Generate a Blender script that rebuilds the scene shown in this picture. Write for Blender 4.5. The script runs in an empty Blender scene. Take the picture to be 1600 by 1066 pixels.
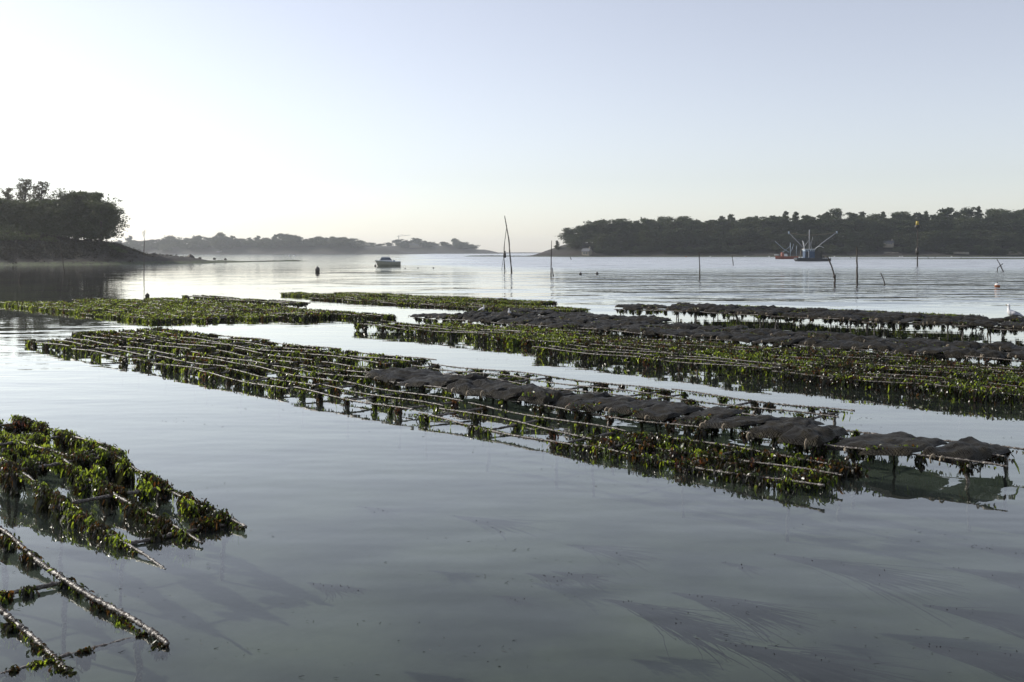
import bpy, math, random
import numpy as np
from mathutils import Vector, Matrix, Euler

scene = bpy.context.scene
R = math.radians
# ------------------------------------------------------------------ camera, sky, sun, exposure
CAM_H, FPX, HORIZON = 2.4, 1556.0, 394.0
cam_data = bpy.data.cameras.new('camera')
cam_data.lens = 35.0
cam_data.sensor_width = 36.0
cam_data.shift_y = -(533.0 - HORIZON) / 1600.0
cam_data.clip_start = 0.1
cam_data.clip_end = 12000.0
cam = bpy.data.objects.new('camera', cam_data)
scene.collection.objects.link(cam)
cam.location = (0, 0, CAM_H)
cam.rotation_euler = (R(90), 0, 0)
scene.camera = cam

SUN_AZ, SUN_EL = R(-64), R(31)          # azimuth from +Y, negative towards -X
sdir = Vector((math.sin(SUN_AZ) * math.cos(SUN_EL), math.cos(SUN_AZ) * math.cos(SUN_EL), math.sin(SUN_EL)))
world = bpy.data.worlds.new('World')
scene.world = world
world.use_nodes = True
wt = world.node_tree
wt.nodes.clear()
sky = wt.nodes.new('ShaderNodeTexSky')
sky.sky_type = 'NISHITA'
sky.sun_disc = False
sky.sun_elevation = SUN_EL
sky.sun_rotation = SUN_AZ
sky.air_density = 1.0
sky.dust_density = 0.5
sky.ozone_density = 2.2
bg = wt.nodes.new('ShaderNodeBackground')
bg.inputs['Strength'].default_value = 0.134
hs = wt.nodes.new('ShaderNodeHueSaturation')
hs.inputs['Saturation'].default_value = 0.50
hs.inputs['Hue'].default_value = 0.508
wo = wt.nodes.new('ShaderNodeOutputWorld')
wt.links.new(sky.outputs['Color'], hs.inputs['Color'])
tn = wt.nodes.new('ShaderNodeMixRGB')
tn.blend_type = 'MULTIPLY'
tn.inputs['Fac'].default_value = 1.0
tn.inputs['Color2'].default_value = (1.0, 0.968, 0.965, 1)
wt.links.new(hs.outputs['Color'], tn.inputs['Color1'])
wt.links.new(tn.outputs['Color'], bg.inputs['Color'])
wt.links.new(bg.outputs['Background'], wo.inputs['Surface'])

sun_data = bpy.data.lights.new('sun', 'SUN')
sun_data.energy = 3.6
sun_data.angle = R(0.5)
sun_data.color = (1.0, 0.94, 0.84)
sun = bpy.data.objects.new('sun', sun_data)
scene.collection.objects.link(sun)
sun.rotation_euler = sdir.to_track_quat('Z', 'Y').to_euler()
sun.location = (-40, 40, 60)

scene.view_settings.view_transform = 'Standard'
scene.view_settings.look = 'None'
scene.view_settings.gamma = 1.0
scene.view_settings.exposure = 0.28
scene.view_settings.use_curve_mapping = False
scene.render.engine = 'CYCLES'
scene.cycles.use_denoising = True
scene.cycles.max_bounces = 8
scene.cycles.volume_bounces = 1
scene.cycles.transparent_max_bounces = 12
scene.cycles.caustics_reflective = False
scene.cycles.caustics_refractive = False
scene.cycles.sample_clamp_indirect = 6.0

# ------------------------------------------------------------------ helpers
col = scene.collection

def link(o, parent=None):
    col.objects.link(o)
    if parent is not None:
        o.parent = parent
    return o

def tag(o, label=None, cat=None, group=None, kind=None):
    if label: o['label'] = label
    if cat: o['category'] = cat
    if group: o['group'] = group
    if kind: o['kind'] = kind
    return o

def empty(name, loc=(0, 0, 0), rz=0.0):
    o = bpy.data.objects.new(name, None)
    o.empty_display_size = 0.2
    o.location = loc
    o.rotation_euler = (0, 0, rz)
    return link(o)

class MB:
    """collects shapes, builds ONE mesh"""
    def __init__(self):
        self.v, self.f, self.m = [], [], []
    def add(self, verts, faces, mi=0):
        b = len(self.v)
        self.v.extend([tuple(p) for p in verts])
        self.f.extend([tuple(b + i for i in fc) for fc in faces])
        self.m.extend([mi] * len(faces))
        return self
    def box(self, c, s, rot=(0, 0, 0), taper=1.0, mi=0):
        e = Euler(rot).to_matrix()
        vs = []
        for dz in (-.5, .5):
            k = taper if dz > 0 else 1.0
            for dx, dy in ((-.5, -.5), (.5, -.5), (.5, .5), (-.5, .5)):
                vs.append(e @ Vector((dx * s[0] * k, dy * s[1] * k, dz * s[2])) + Vector(c))
        return self.add(vs, [(3, 2, 1, 0), (4, 5, 6, 7), (0, 1, 5, 4), (1, 2, 6, 5), (2, 3, 7, 6), (3, 0, 4, 7)], mi)
    def tube(self, pts, radii, sides=8, jitter=0.0, rng=None, mi=0, cap=True):
        pts = [Vector(p) for p in pts]
        n = len(pts)
        if not hasattr(radii, '__len__'): radii = [radii] * n
        vs, fs = [], []
        ref = Vector((0, 0, 1)) if abs((pts[-1] - pts[0]).normalized().z) < .9 else Vector((1, 0, 0))
        for i in range(n):
            t = (pts[min(i + 1, n - 1)] - pts[max(i - 1, 0)]).normalized()
            a = t.cross(ref).normalized()
            b = a.cross(t).normalized()
            for k in range(sides):
                an = 2 * math.pi * k / sides
                r = radii[i]
                if jitter: r *= 1 + jitter * rng.uniform(-1, 1)
                vs.append(pts[i] + (a * math.cos(an) + b * math.sin(an)) * r)
        for i in range(n - 1):
            for k in range(sides):
                k2 = (k + 1) % sides
                fs.append((i * sides + k, i * sides + k2, (i + 1) * sides + k2, (i + 1) * sides + k))
        if cap:
            fs.append(tuple(range(sides - 1, -1, -1)))
            fs.append(tuple((n - 1) * sides + k for k in range(sides)))
        return self.add(vs, fs, mi)
    def lathe(self, prof, c=(0, 0, 0), sides=16, mi=0):
        vs, fs = [], []
        for r, z in prof:
            for k in range(sides):
                a = 2 * math.pi * k / sides
                vs.append((c[0] + r * math.cos(a), c[1] + r * math.sin(a), c[2] + z))
        for i in range(len(prof) - 1):
            for k in range(sides):
                k2 = (k + 1) % sides
                fs.append((i * sides + k, i * sides + k2, (i + 1) * sides + k2, (i + 1) * sides + k))
        fs.append(tuple(range(sides - 1, -1, -1)))
        fs.append(tuple((len(prof) - 1) * sides + k for k in range(sides)))
        return self.add(vs, fs, mi)
    def loft(self, rings, closed=True, mi=0, caps=True):
        k = len(rings[0])
        vs = [p for r in rings for p in r]
        fs = []
        for i in range(len(rings) - 1):
            for j in range(k if closed else k - 1):
                j2 = (j + 1) % k
                fs.append((i * k + j, i * k + j2, (i + 1) * k + j2, (i + 1) * k + j))
        if caps and closed:
            fs.append(tuple(range(k - 1, -1, -1)))
            fs.append(tuple((len(rings) - 1) * k + j for j in range(k)))
        return self.add(vs, fs, mi)
    def mesh(self, name, mat, smooth=True):
        me = bpy.data.meshes.new(name)
        me.from_pydata(self.v, [], self.f)
        mats = mat if isinstance(mat, (list, tuple)) else [mat]
        for m_ in mats: me.materials.append(m_)
        if len(mats) > 1: me.polygons.foreach_set('material_index', self.m)
        if smooth: me.polygons.foreach_set('use_smooth', [True] * len(me.polygons))
        me.update()
        return me
    def build(self, name, mat, parent=None, smooth=True, loc=None):
        o = bpy.data.objects.new(name, self.mesh(name, mat, smooth))
        if loc is not None: o.location = loc
        return link(o, parent)

def np_mesh(name, co, quads, mat, smooth=False, tint=None, tris=None):
    """fast mesh from numpy arrays; tint = per-vertex float attribute"""
    me = bpy.data.meshes.new(name)
    co = np.asarray(co, dtype=np.float32)
    fa = np.asarray(quads, dtype=np.int32)
    k = fa.shape[1]
    nf = len(fa)
    me.vertices.add(len(co))
    me.vertices.foreach_set('co', co.ravel())
    me.loops.add(nf * k)
    me.loops.foreach_set('vertex_index', fa.ravel())
    me.polygons.add(nf)
    me.polygons.foreach_set('loop_start', np.arange(0, nf * k, k, dtype=np.int32))
    me.polygons.foreach_set('loop_total', np.full(nf, k, dtype=np.int32))
    if smooth: me.polygons.foreach_set('use_smooth', np.ones(nf, dtype=bool))
    me.materials.append(mat)
    if tint is not None:
        at = me.attributes.new('tint', 'FLOAT', 'POINT')
        at.data.foreach_set('value', np.asarray(tint, dtype=np.float32))
    me.update()
    me.validate()
    return me

def place(name, me, parent=None, loc=(0, 0, 0), rot=(0, 0, 0), sc=(1, 1, 1)):
    o = bpy.data.objects.new(name, me)
    o.location = loc
    o.rotation_euler = rot
    o.scale = sc
    return link(o, parent)

def on_water(x, y, h=0.0):
    """world point at height h seen at photo pixel x, y"""
    Y = FPX * (CAM_H - h) / (y - HORIZON)
    return Vector(((x - 800.0) / FPX * Y, Y, h))

def elev(y, Y):
    """world height seen at photo row y at distance Y"""
    return CAM_H + (HORIZON - y) / FPX * Y

def xat(x, Y):
    return (x - 800.0) / FPX * Y

ORD = ['first', 'second', 'third', 'fourth', 'fifth', 'sixth', 'seventh', 'eighth', 'ninth', 'tenth', 'eleventh', 'twelfth', 'thirteenth', 'fourteenth', 'fifteenth',
       'sixteenth', 'seventeenth', 'eighteenth', 'nineteenth', 'twentieth']
def ordinal(i):
    return ORD[i] if i < 20 else '%d%s' % (i + 1, {1: 'st', 2: 'nd', 3: 'rd'}.get((i + 1) % 10, 'th') if (i + 1) not in (11, 12, 13) else 'th')


# ------------------------------------------------------------------ materials
class N:
    def __init__(self, name):
        self.mat = bpy.data.materials.new(name)
        self.mat.use_nodes = True
        self.t = self.mat.node_tree
        self.t.nodes.clear()
        self.out = self.t.nodes.new('ShaderNodeOutputMaterial')
    def n(self, typ, **kw):
        nd = self.t.nodes.new('ShaderNode' + typ)
        for k, v in kw.items():
            if k.startswith('_'): setattr(nd, k[1:], v)
            else:
                key = k.replace('__', ' ')
                nd.inputs[key].default_value = v
        return nd
    def l(self, a, b):
        self.t.links.new(a, b)
    def ramp(self, fac, stops, interp='LINEAR'):
        r = self.t.nodes.new('ShaderNodeValToRGB')
        r.color_ramp.interpolation = interp
        e = r.color_ramp.elements
        while len(e) < len(stops): e.new(0.5)
        for i, (p, c) in enumerate(stops):
            e[i].position = p
            e[i].color = (c[0], c[1], c[2], 1)
        self.l(fac, r.inputs['Fac'])
        return r.outputs['Color']
    def coords(self, kind='Object', scale=(1, 1, 1)):
        tc = self.n('TexCoord')
        mp = self.n('Mapping')
        mp.inputs['Scale'].default_value = scale
        self.l(tc.outputs[kind], mp.inputs['Vector'])
        return mp.outputs['Vector']
    def noise(self, vec, scale, detail=4, rough=0.55):
        nz = self.n('TexNoise', Scale=scale, Detail=detail, Roughness=rough)
        self.l(vec, nz.inputs['Vector'])
        return nz.outputs['Fac']
    def bump(self, h, strength, dist):
        b = self.n('Bump', Strength=strength, Distance=dist)
        self.l(h, b.inputs['Height'])
        return b.outputs['Normal']
    def math(self, op, a, b=None, clamp=False):
        m = self.n('Math')
        m.operation = op
        m.use_clamp = clamp
        for i, x in enumerate((a, b)):
            if x is None: continue
            if isinstance(x, (int, float)): m.inputs[i].default_value = x
            else: self.l(x, m.inputs[i])
        return m.outputs[0]
    def rng(self, v, a, b, c=0.0, d=1.0, smooth=True):
        m = self.n('MapRange')
        m.interpolation_type = 'SMOOTHSTEP' if smooth else 'LINEAR'
        self.l(v, m.inputs['Value'])
        for k, x in zip(('From Min', 'From Max', 'To Min', 'To Max'), (a, b, c, d)): m.inputs[k].default_value = x
        return m.outputs['Result']

def noisy(name, c1, c2, scale=6.0, rough=0.7, bump=0.3, bdist=0.02, spec=0.5, kind='Object', sc=(1, 1, 1), metal=0.0, lo=.35, hi=.65):
    m = N(name)
    v = m.coords(kind, sc)
    f = m.noise(v, scale, 6)
    b = m.n('BsdfPrincipled', Roughness=rough)
    b.inputs['Specular IOR Level'].default_value = spec
    b.inputs['Metallic'].default_value = metal
    m.l(m.ramp(f, [(lo, c1), (hi, c2)]), b.inputs['Base Color'])
    if bump:
        m.l(m.bump(m.noise(v, scale * 3, 4), bump, bdist), b.inputs['Normal'])
    m.l(b.outputs[0], m.out.inputs['Surface'])
    return m.mat

def mat_water():
    m = N('water')
    geo = m.n('NewGeometry')
    pos = geo.outputs['Position']
    sep = m.n('SeparateXYZ')
    m.l(pos, sep.inputs[0])
    X, Y = sep.outputs['X'], sep.outputs['Y']
    # a breeze ruffles the open water, the lee of the western point stays calm
    edge = m.n('TexNoise', Scale=0.018, Detail=3.0, Roughness=0.6)
    m.l(pos, edge.inputs['Vector'])
    e = m.math('MULTIPLY', m.math('SUBTRACT', edge.outputs['Fac'], 0.5), 60.0)
    xs = m.math('ADD', m.math('ADD', X, m.math('MULTIPLY', Y, 0.10)), e)
    breeze = m.math('MULTIPLY', m.rng(xs, -12, 26), m.rng(Y, 36, 60))
    far = m.rng(m.math('ADD', Y, e), 95, 190)
    def nz(sx, sy, scale, detail):
        mp = m.n('Mapping')
        mp.inputs['Scale'].default_value = (sx, sy, 1)
        mp.inputs['Rotation'].default_value = (0, 0, R(8))
        m.l(pos, mp.inputs['Vector'])
        return m.noise(mp.outputs['Vector'], scale, detail)
    edge2 = m.n('TexNoise', Scale=0.12, Detail=2.0)
    m.l(pos, edge2.inputs['Vector'])
    swell = nz(0.40, 1.0, 1.1, 2.0)
    chop = nz(0.6, 1.0, 0.55, 3.0)
    fine = nz(1.0, 1.0, 3.5, 2.0)
    long = nz(0.55, 1.0, 0.16, 2.0)
    h = m.math('ADD', m.math('MULTIPLY', m.math('MULTIPLY', swell, 0.015), m.rng(edge2.outputs['Fac'], 0.35, 0.7, 0.35, 1.3)),
               m.math('MULTIPLY', m.math('ADD', m.math('MULTIPLY', chop, 0.24), m.math('MULTIPLY', long, 1.1)), breeze))
    h = m.math('ADD', h, m.math('MULTIPLY', fine, 0.0008))
    nrm = m.bump(h, 1.0, 1.0)
    rough = m.math('ADD', m.math('ADD', 0.015, m.math('MULTIPLY', breeze, 0.05)), m.math('ADD', m.math('MULTIPLY', far, 0.07), m.math('MULTIPLY', m.math('MULTIPLY', breeze, far), 0.20)))
    gl = m.n('BsdfGlossy')
    gl.distribution = 'GGX'
    gl.inputs['Color'].default_value = (0.98, 0.98, 0.95, 1)
    m.l(rough, gl.inputs['Roughness'])
    m.l(nrm, gl.inputs['Normal'])
    df = m.n('BsdfDiffuse')
    df.inputs['Color'].default_value = (0.060, 0.070, 0.064, 1)
    tr = m.n('BsdfTransparent')
    tr.inputs['Color'].default_value = (0.74, 0.82, 0.74, 1)
    body = m.n('MixShader')
    body.inputs[0].default_value = 0.80
    m.l(df.outputs[0], body.inputs[1])
    m.l(tr.outputs[0], body.inputs[2])
    fr = m.n('Fresnel', IOR=1.48)
    # same reflectance from either side (the sheet does not refract, so no total reflection from below)
    m.l(m.rng(geo.outputs['Backfacing'], 0, 1, 1.48, 1 / 1.48, False), fr.inputs['IOR'])
    m.l(nrm, fr.inputs['Normal'])
    mx = m.n('MixShader')
    m.l(m.math('MULTIPLY', m.math('SUBTRACT', fr.outputs[0], 0.07), 1.6, True), mx.inputs[0])
    m.l(body.outputs[0], mx.inputs[1])
    m.l(gl.outputs[0], mx.inputs[2])
    m.l(mx.outputs[0], m.out.inputs['Surface'])
    return m.mat

def mat_weed():
    m = N('seaweed')
    at = m.n('Attribute', _attribute_name='tint')
    f = at.outputs['Fac']
    colr = m.ramp(f, [(0.0, (0.046, 0.085, 0.014)), (0.30, (0.030, 0.052, 0.010)), (0.45, (0.016, 0.022, 0.008)),
                      (0.62, (0.015, 0.012, 0.007)), (0.85, (0.045, 0.020, 0.007)), (1.0, (0.055, 0.015, 0.010))])
    lit = m.ramp(f, [(0.0, (0.54, 0.66, 0.05)), (0.30, (0.25, 0.35, 0.03)), (0.45, (0.040, 0.055, 0.012)),
                     (0.62, (0.024, 0.019, 0.010)), (0.85, (0.24, 0.11, 0.02)), (1.0, (0.20, 0.06, 0.025))])
    b = m.n('BsdfPrincipled', Roughness=0.31)
    b.inputs['Specular IOR Level'].default_value = 0.6
    m.l(colr, b.inputs['Base Color'])
    t = m.n('BsdfTranslucent')
    m.l(lit, t.inputs['Color'])
    mx = m.n('MixShader')
    mx.inputs[0].default_value = 0.48
    m.l(b.outputs[0], mx.inputs[1])
    m.l(t.outputs[0], mx.inputs[2])
    m.l(mx.outputs[0], m.out.inputs['Surface'])
    return m.mat

def mat_iron():
    m = N('rusty_iron')
    v = m.coords()
    f1 = m.noise(v, 55.0, 4)
    f2 = m.noise(v, 9.0, 3)
    base = m.ramp(f2, [(.3, (0.030, 0.024, 0.018)), (.7, (0.055, 0.035, 0.022))])
    barn = m.ramp(f1, [(.50, (0, 0, 0)), (.60, (1, 1, 1))])
    mix = m.n('MixRGB')
    m.l(barn, mix.inputs['Fac'])
    m.l(base, mix.inputs['Color1'])
    mix.inputs['Color2'].default_value = (0.19, 0.175, 0.15, 1)
    b = m.n('BsdfPrincipled', Roughness=0.42)
    b.inputs['Specular IOR Level'].default_value = 0.7
    m.l(mix.outputs[0], b.inputs['Base Color'])
    m.l(m.bump(f1, 0.8, 0.012), b.inputs['Normal'])
    m.l(b.outputs[0], m.out.inputs['Surface'])
    return m.mat

def mat_bag():
    m = N('oyster_netting')
    v = m.coords()
    def wave(rot):
        mp = m.n('Mapping')
        mp.inputs['Rotation'].default_value = (0, 0, rot)
        m.l(v, mp.inputs['Vector'])
        w = m.n('TexWave', Scale=15.0, Distortion=3.5, Detail=2.0, Detail__Scale=1.2)
        m.l(mp.outputs[0], w.inputs['Vector'])
        return w.outputs['Fac']
    w = m.math('MAXIMUM', wave(R(28)), wave(R(-62)))
    silt = m.noise(v, 5.0, 6, 0.65)
    c = m.ramp(w, [(.40, (0.007, 0.0065, 0.0055)), (.90, (0.022, 0.020, 0.016))])
    mx = m.n('MixRGB')
    m.l(m.ramp(silt, [(.42, (0, 0, 0)), (.72, (.75, .75, .75))]), mx.inputs['Fac'])
    m.l(c, mx.inputs['Color1'])
    mx.inputs['Color2'].default_value = (0.045, 0.038, 0.022, 1)
    b = m.n('BsdfPrincipled', Roughness=0.42)
    b.inputs['Specular IOR Level'].default_value = 0.07
    m.l(mx.outputs[0], b.inputs['Base Color'])
    hh = m.math('ADD', m.math('MULTIPLY', w, 0.55), m.math('MULTIPLY', m.noise(v, 16.0, 4), 1.4))
    m.l(m.bump(hh, 0.9, 0.025), b.inputs['Normal'])
    m.l(b.outputs[0], m.out.inputs['Surface'])
    return m.mat

def mat_leaf(name, c1, c2, lit, trans=0.25):
    m = N(name)
    at = m.n('Attribute', _attribute_name='tint')
    b = m.n('BsdfPrincipled', Roughness=0.6)
    b.inputs['Specular IOR Level'].default_value = 0.3
    m.l(m.ramp(at.outputs['Fac'], [(0, c1), (1, c2)]), b.inputs['Base Color'])
    t = m.n('BsdfTranslucent')
    t.inputs['Color'].default_value = (*lit, 1)
    mx = m.n('MixShader')
    mx.inputs[0].default_value = trans
    m.l(b.outputs[0], mx.inputs[1])
    m.l(t.outputs[0], mx.inputs[2])
    m.l(mx.outputs[0], m.out.inputs['Surface'])
    return m.mat

def mat_land(name, grass1, grass2, rock1, rock2, weedline):
    """colour by height above the tide line and slope: weed, rock, turf"""
    m = N(name)
    geo = m.n('NewGeometry')
    sp = m.n('SeparateXYZ')
    m.l(geo.outputs['Position'], sp.inputs[0])
    n1 = m.n('TexNoise', Scale=0.35, Detail=8.0, Roughness=0.65)
    m.l(geo.outputs['Position'], n1.inputs['Vector'])
    n2 = m.n('TexNoise', Scale=1.6, Detail=6.0, Roughness=0.65)
    m.l(geo.outputs['Position'], n2.inputs['Vector'])
    z = m.math('ADD', sp.outputs['Z'], m.math('MULTIPLY', m.math('SUBTRACT', n1.outputs['Fac'], 0.5), 1.6))
    rock = m.ramp(n2.outputs['Fac'], [(.35, rock1), (.65, rock2)])
    turf = m.ramp(n1.outputs['Fac'], [(.35, grass1), (.65, grass2)])
    mx = m.n('MixRGB')
    m.l(m.rng(z, 2.0, 3.2), mx.inputs['Fac'])
    m.l(rock, mx.inputs['Color1'])
    m.l(turf, mx.inputs['Color2'])
    mx2 = m.n('MixRGB')
    m.l(m.math('MULTIPLY', m.rng(sp.outputs['Z'], 0.75, 0.30), m.rng(n2.outputs['Fac'], 0.38, 0.58)), mx2.inputs['Fac'])
    m.l(mx.outputs[0], mx2.inputs['Color1'])
    mx2.inputs['Color2'].default_value = (*weedline, 1)
    b = m.n('BsdfPrincipled', Roughness=0.85)
    m.l(mx2.outputs[0], b.inputs['Base Color'])
    m.l(m.bump(n2.outputs['Fac'], 0.6, 0.4), b.inputs['Normal'])
    m.l(b.outputs[0], m.out.inputs['Surface'])
    return m.mat

M_WATER = mat_water()
M_WEED = mat_weed()
M_IRON = mat_iron()
M_BAG = mat_bag()
M_BED = noisy('seabed', (0.024, 0.031, 0.030), (0.110, 0.120, 0.092), 0.7, 0.9, 0.4, 0.05, kind='Object')
M_ROPE = noisy('rope', (0.20, 0.16, 0.11), (0.34, 0.28, 0.20), 40, 0.8, 0.4, 0.01)
M_BARK = noisy('bark', (0.030, 0.024, 0.018), (0.075, 0.060, 0.045), 3, 0.9, 0.5, 0.05)
M_WOOD = noisy('weathered_pole', (0.035, 0.028, 0.022), (0.085, 0.070, 0.055), 6, 0.85, 0.4, 0.02)
M_PINE = mat_leaf('pine_needles', (0.022, 0.036, 0.014), (0.050, 0.062, 0.022), (0.06, 0.085, 0.02))
M_BROAD = mat_leaf('broad_leaves', (0.030, 0.045, 0.016), (0.065, 0.075, 0.028), (0.08, 0.10, 0.025))
M_TWIG = mat_leaf('sparse_needles', (0.060, 0.055, 0.030), (0.095, 0.080, 0.045), (0.10, 0.09, 0.04))
M_LAND = mat_land('shore_land', (0.009, 0.011, 0.006), (0.022, 0.020, 0.011), (0.010, 0.008, 0.006), (0.034, 0.026, 0.018), (0.05, 0.075, 0.018))
M_FARLAND = mat_land('far_land', (0.012, 0.015, 0.008), (0.03, 0.03, 0.016), (0.012, 0.011, 0.009), (0.035, 0.03, 0.023), (0.025, 0.028, 0.014))
M_BOOM = noisy('weathered_white', (0.22, 0.23, 0.24), (0.32, 0.33, 0.34), 5, 0.6, 0, 0.0)
M_WHITE = noisy('white_paint', (0.70, 0.70, 0.68), (0.80, 0.80, 0.78), 3, 0.35, 0, 0.0)
M_CREAM = noisy('cream_gelcoat', (0.30, 0.30, 0.24), (0.38, 0.38, 0.30), 3, 0.3, 0, 0.0)
M_BLUE = noisy('blue_paint', (0.02, 0.05, 0.105), (0.035, 0.075, 0.15), 4, 0.45, 0.1, 0.01)
M_PALEBLUE = noisy('pale_blue_paint', (0.30, 0.38, 0.46), (0.40, 0.47, 0.54), 4, 0.45, 0, 0.0)
M_NAVY = noisy('dark_hull_paint', (0.012, 0.016, 0.022), (0.03, 0.032, 0.036), 4, 0.5, 0.1, 0.01)
M_RED = noisy('orange_red_paint', (0.25, 0.06, 0.04), (0.33, 0.11, 0.065), 4, 0.45, 0, 0.0)
M_DARK = noisy('dark_metal', (0.02, 0.02, 0.02), (0.055, 0.05, 0.045), 8, 0.55, 0.2, 0.01)
M_GLASS = noisy('tinted_glass', (0.08, 0.10, 0.12), (0.12, 0.15, 0.18), 2, 0.12, 0, 0.0, spec=0.8)
M_YELLOW = noisy('yellow_paint', (0.36, 0.27, 0.04), (0.45, 0.34, 0.06), 6, 0.5, 0, 0.0)
M_BUOY = noisy('orange_float', (0.24, 0.07, 0.025), (0.36, 0.12, 0.04), 9, 0.5, 0.1, 0.01)
M_BLACKBUOY = noisy('dark_float', (0.018, 0.016, 0.014), (0.05, 0.04, 0.03), 6, 0.5, 0.2, 0.01)
M_GREY = noisy('gull_grey', (0.33, 0.34, 0.37), (0.42, 0.43, 0.46), 12, 0.7, 0, 0.0)
M_FEATHER = noisy('gull_white', (0.76, 0.75, 0.74), (0.82, 0.82, 0.82), 12, 0.7, 0, 0.0)
M_BEAK = noisy('beak', (0.45, 0.30, 0.06), (0.5, 0.34, 0.08), 12, 0.5, 0, 0.0)
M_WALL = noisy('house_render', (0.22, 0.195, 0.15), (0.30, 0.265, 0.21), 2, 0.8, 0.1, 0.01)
M_SLATE = noisy('slate_roof', (0.07, 0.075, 0.085), (0.12, 0.125, 0.135), 3, 0.6, 0.2, 0.02)
M_ROCK = noisy('shore_rock', (0.05, 0.045, 0.038), (0.15, 0.13, 0.105), 1.2, 0.85, 0.6, 0.15)
M_DRIFT = mat_leaf('drifting_weed', (0.005, 0.0045, 0.006), (0.016, 0.011, 0.010), (0.012, 0.008, 0.006), 0.15)

# ------------------------------------------------------------------ water, sea bed, haze
def sheet(name, x0, x1, y0, y1, z, mat):
    xs = [x for x in (-1200, -600, -300, -150, -80, -40, -20, -12, -8, -5, -2.5, 0, 2.5, 5, 8, 12, 20, 40, 80, 150, 300, 600, 1200)]
    ys = [y for y in (-60, -20, -5, 0, 2, 4, 6, 8, 10, 12, 15, 20, 27, 36, 50, 70, 100, 150, 220, 320, 480, 700, 1100, 1800)]
    xs, ys = [x0] + xs + [x1], [y0] + ys + [y1]
    b = MB()
    nx = len(xs)
    b.add([(x, y, z) for y in ys for x in xs], [(j * nx + i, j * nx + i + 1, (j + 1) * nx + i + 1, (j + 1) * nx + i) for j in range(len(ys) - 1) for i in range(nx - 1)])
    return tag(b.build(name, mat, smooth=False), kind='structure')
sheet('water', -2500, 2500, -150, 3000, 0.0, M_WATER)
sheet('sea_bed', -2500, 2500, -150, 3000, -0.5, M_BED)

hz = N('haze')
pv = hz.n('VolumePrincipled')
pv.inputs['Color'].default_value = (0.93, 0.95, 0.97, 1)
pv.inputs['Density'].default_value = 0.00021
pv.inputs['Anisotropy'].default_value = 0.7
hz.l(pv.outputs[0], hz.out.inputs['Volume'])
hb = MB()
hb.box((0, 1425, 19.0), (5040, 3190, 44.0))
haze = hb.build('haze', hz.mat, smooth=False)
tag(haze, kind='stuff')

# ------------------------------------------------------------------ land
def spine_height(spine, x, y):
    """height field of a ridge: spine points (x, y, top, half width)"""
    best = np.full(np.shape(x), -3.0)
    for (x0, y0, z0, w0), (x1, y1, z1, w1) in zip(spine[:-1], spine[1:]):
        dx, dy = x1 - x0, y1 - y0
        t = np.clip(((x - x0) * dx + (y - y0) * dy) / (dx * dx + dy * dy), 0, 1)
        d = np.hypot(x - (x0 + t * dx), y - (y0 + t * dy))
        z, w = z0 + t * (z1 - z0), w0 + t * (w1 - w0)
        q = np.clip(1 - d / w, -0.6, 1)
        k = np.where(q > 0, np.clip(q * 1.35, 0, 1) ** 2 * (3 - 2 * np.clip(q * 1.35, 0, 1)) * 0.8 + q * 0.2, q)
        best = np.maximum(best, z * k - 0.05)
    return best

def smooth_noise(x, y, seed):
    r = np.random.RandomState(seed)
    v = np.zeros(np.shape(x))
    for k in range(7):
        f = 0.05 * 1.75 ** k
        a, b = r.uniform(0, 6.28, 2)
        c, s = math.cos(k * 1.7 + seed), math.sin(k * 1.7 + seed)
        v += np.sin((x * c + y * s) * f + a) * np.sin((y * c - x * s) * f * 1.1 + b) / 1.5 ** k
    return v

def land(name, spine, x0, x1, y0, y1, nx, ny, mat, seed, amp):
    gx, gy = np.meshgrid(np.linspace(x0, x1, nx), np.linspace(y0, y1, ny))
    z = spine_height(spine, gx, gy)
    z = z + smooth_noise(gx, gy, seed) * amp * np.clip(z + 0.3, 0, 1)
    z = np.maximum(z, -0.45)
    co = np.stack([gx, gy, z], -1).reshape(-1, 3)
    i = np.arange(nx * ny).reshape(ny, nx)
    q = np.stack([i[:-1, :-1], i[:-1, 1:], i[1:, 1:], i[1:, :-1]], -1).reshape(-1, 4)
    # leave out what lies wholly under water
    keep = (co[q][:, :, 2] > -0.40).any(1)
    me = np_mesh(name, co, q[keep], mat, smooth=True)
    return tag(link(bpy.data.objects.new(name, me)), kind='structure')

SP_POINT = [(-59, 262, .25, 5), (-65, 246, .5, 7), (-71, 228, .95, 10), (-79, 210, 1.7, 14), (-89, 203, 4.6, 19), (-100, 200, 6.0, 24), (-200, 196, 7.0, 26)]
SP_ISLE = [(-20, 545, .5, 7), (8, 528, 1.0, 12), (22, 524, 2.2, 20), (44, 534, 7.5, 38), (150, 545, 10, 52), (420, 560, 11, 60)]
def away(sp, k):
    return [(x * k, y * k, CAM_H + (z - CAM_H) * k if z > 2 else z, w * k) for x, y, z, w in sp]
SP_HILLA = away([(-420, 690, 9, 60), (-250, 676, 6, 40), (-190, 670, 7, 36), (-120, 668, 8.0, 34), (-92, 664, 5.5, 28), (-64, 660, .8, 16)], 1.8)
SP_HILLB = away([(-260, 960, 11, 80), (-150, 900, 9, 60), (-110, 850, 7.5, 40), (-60, 846, 8, 36), (-34, 842, 5.0, 30), (-16, 838, .8, 16)], 1.7)
SP_FAR = away([(-60, 1100, 2.5, 40), (0, 1080, 1.6, 26), (60, 1080, 2.0, 26), (160, 1100, 3, 40)], 1.7)
land('headland', SP_POINT, -150, -50, 165, 275, 190, 190, M_LAND, 3, 0.45)
land('island_ground', SP_ISLE, -35, 420, 480, 640, 300, 90, M_LAND, 7, 0.35)
land('hill_west', SP_HILLA, -756, -80, 1107, 1332, 150, 50, M_FARLAND, 11, 0.3)
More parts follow.
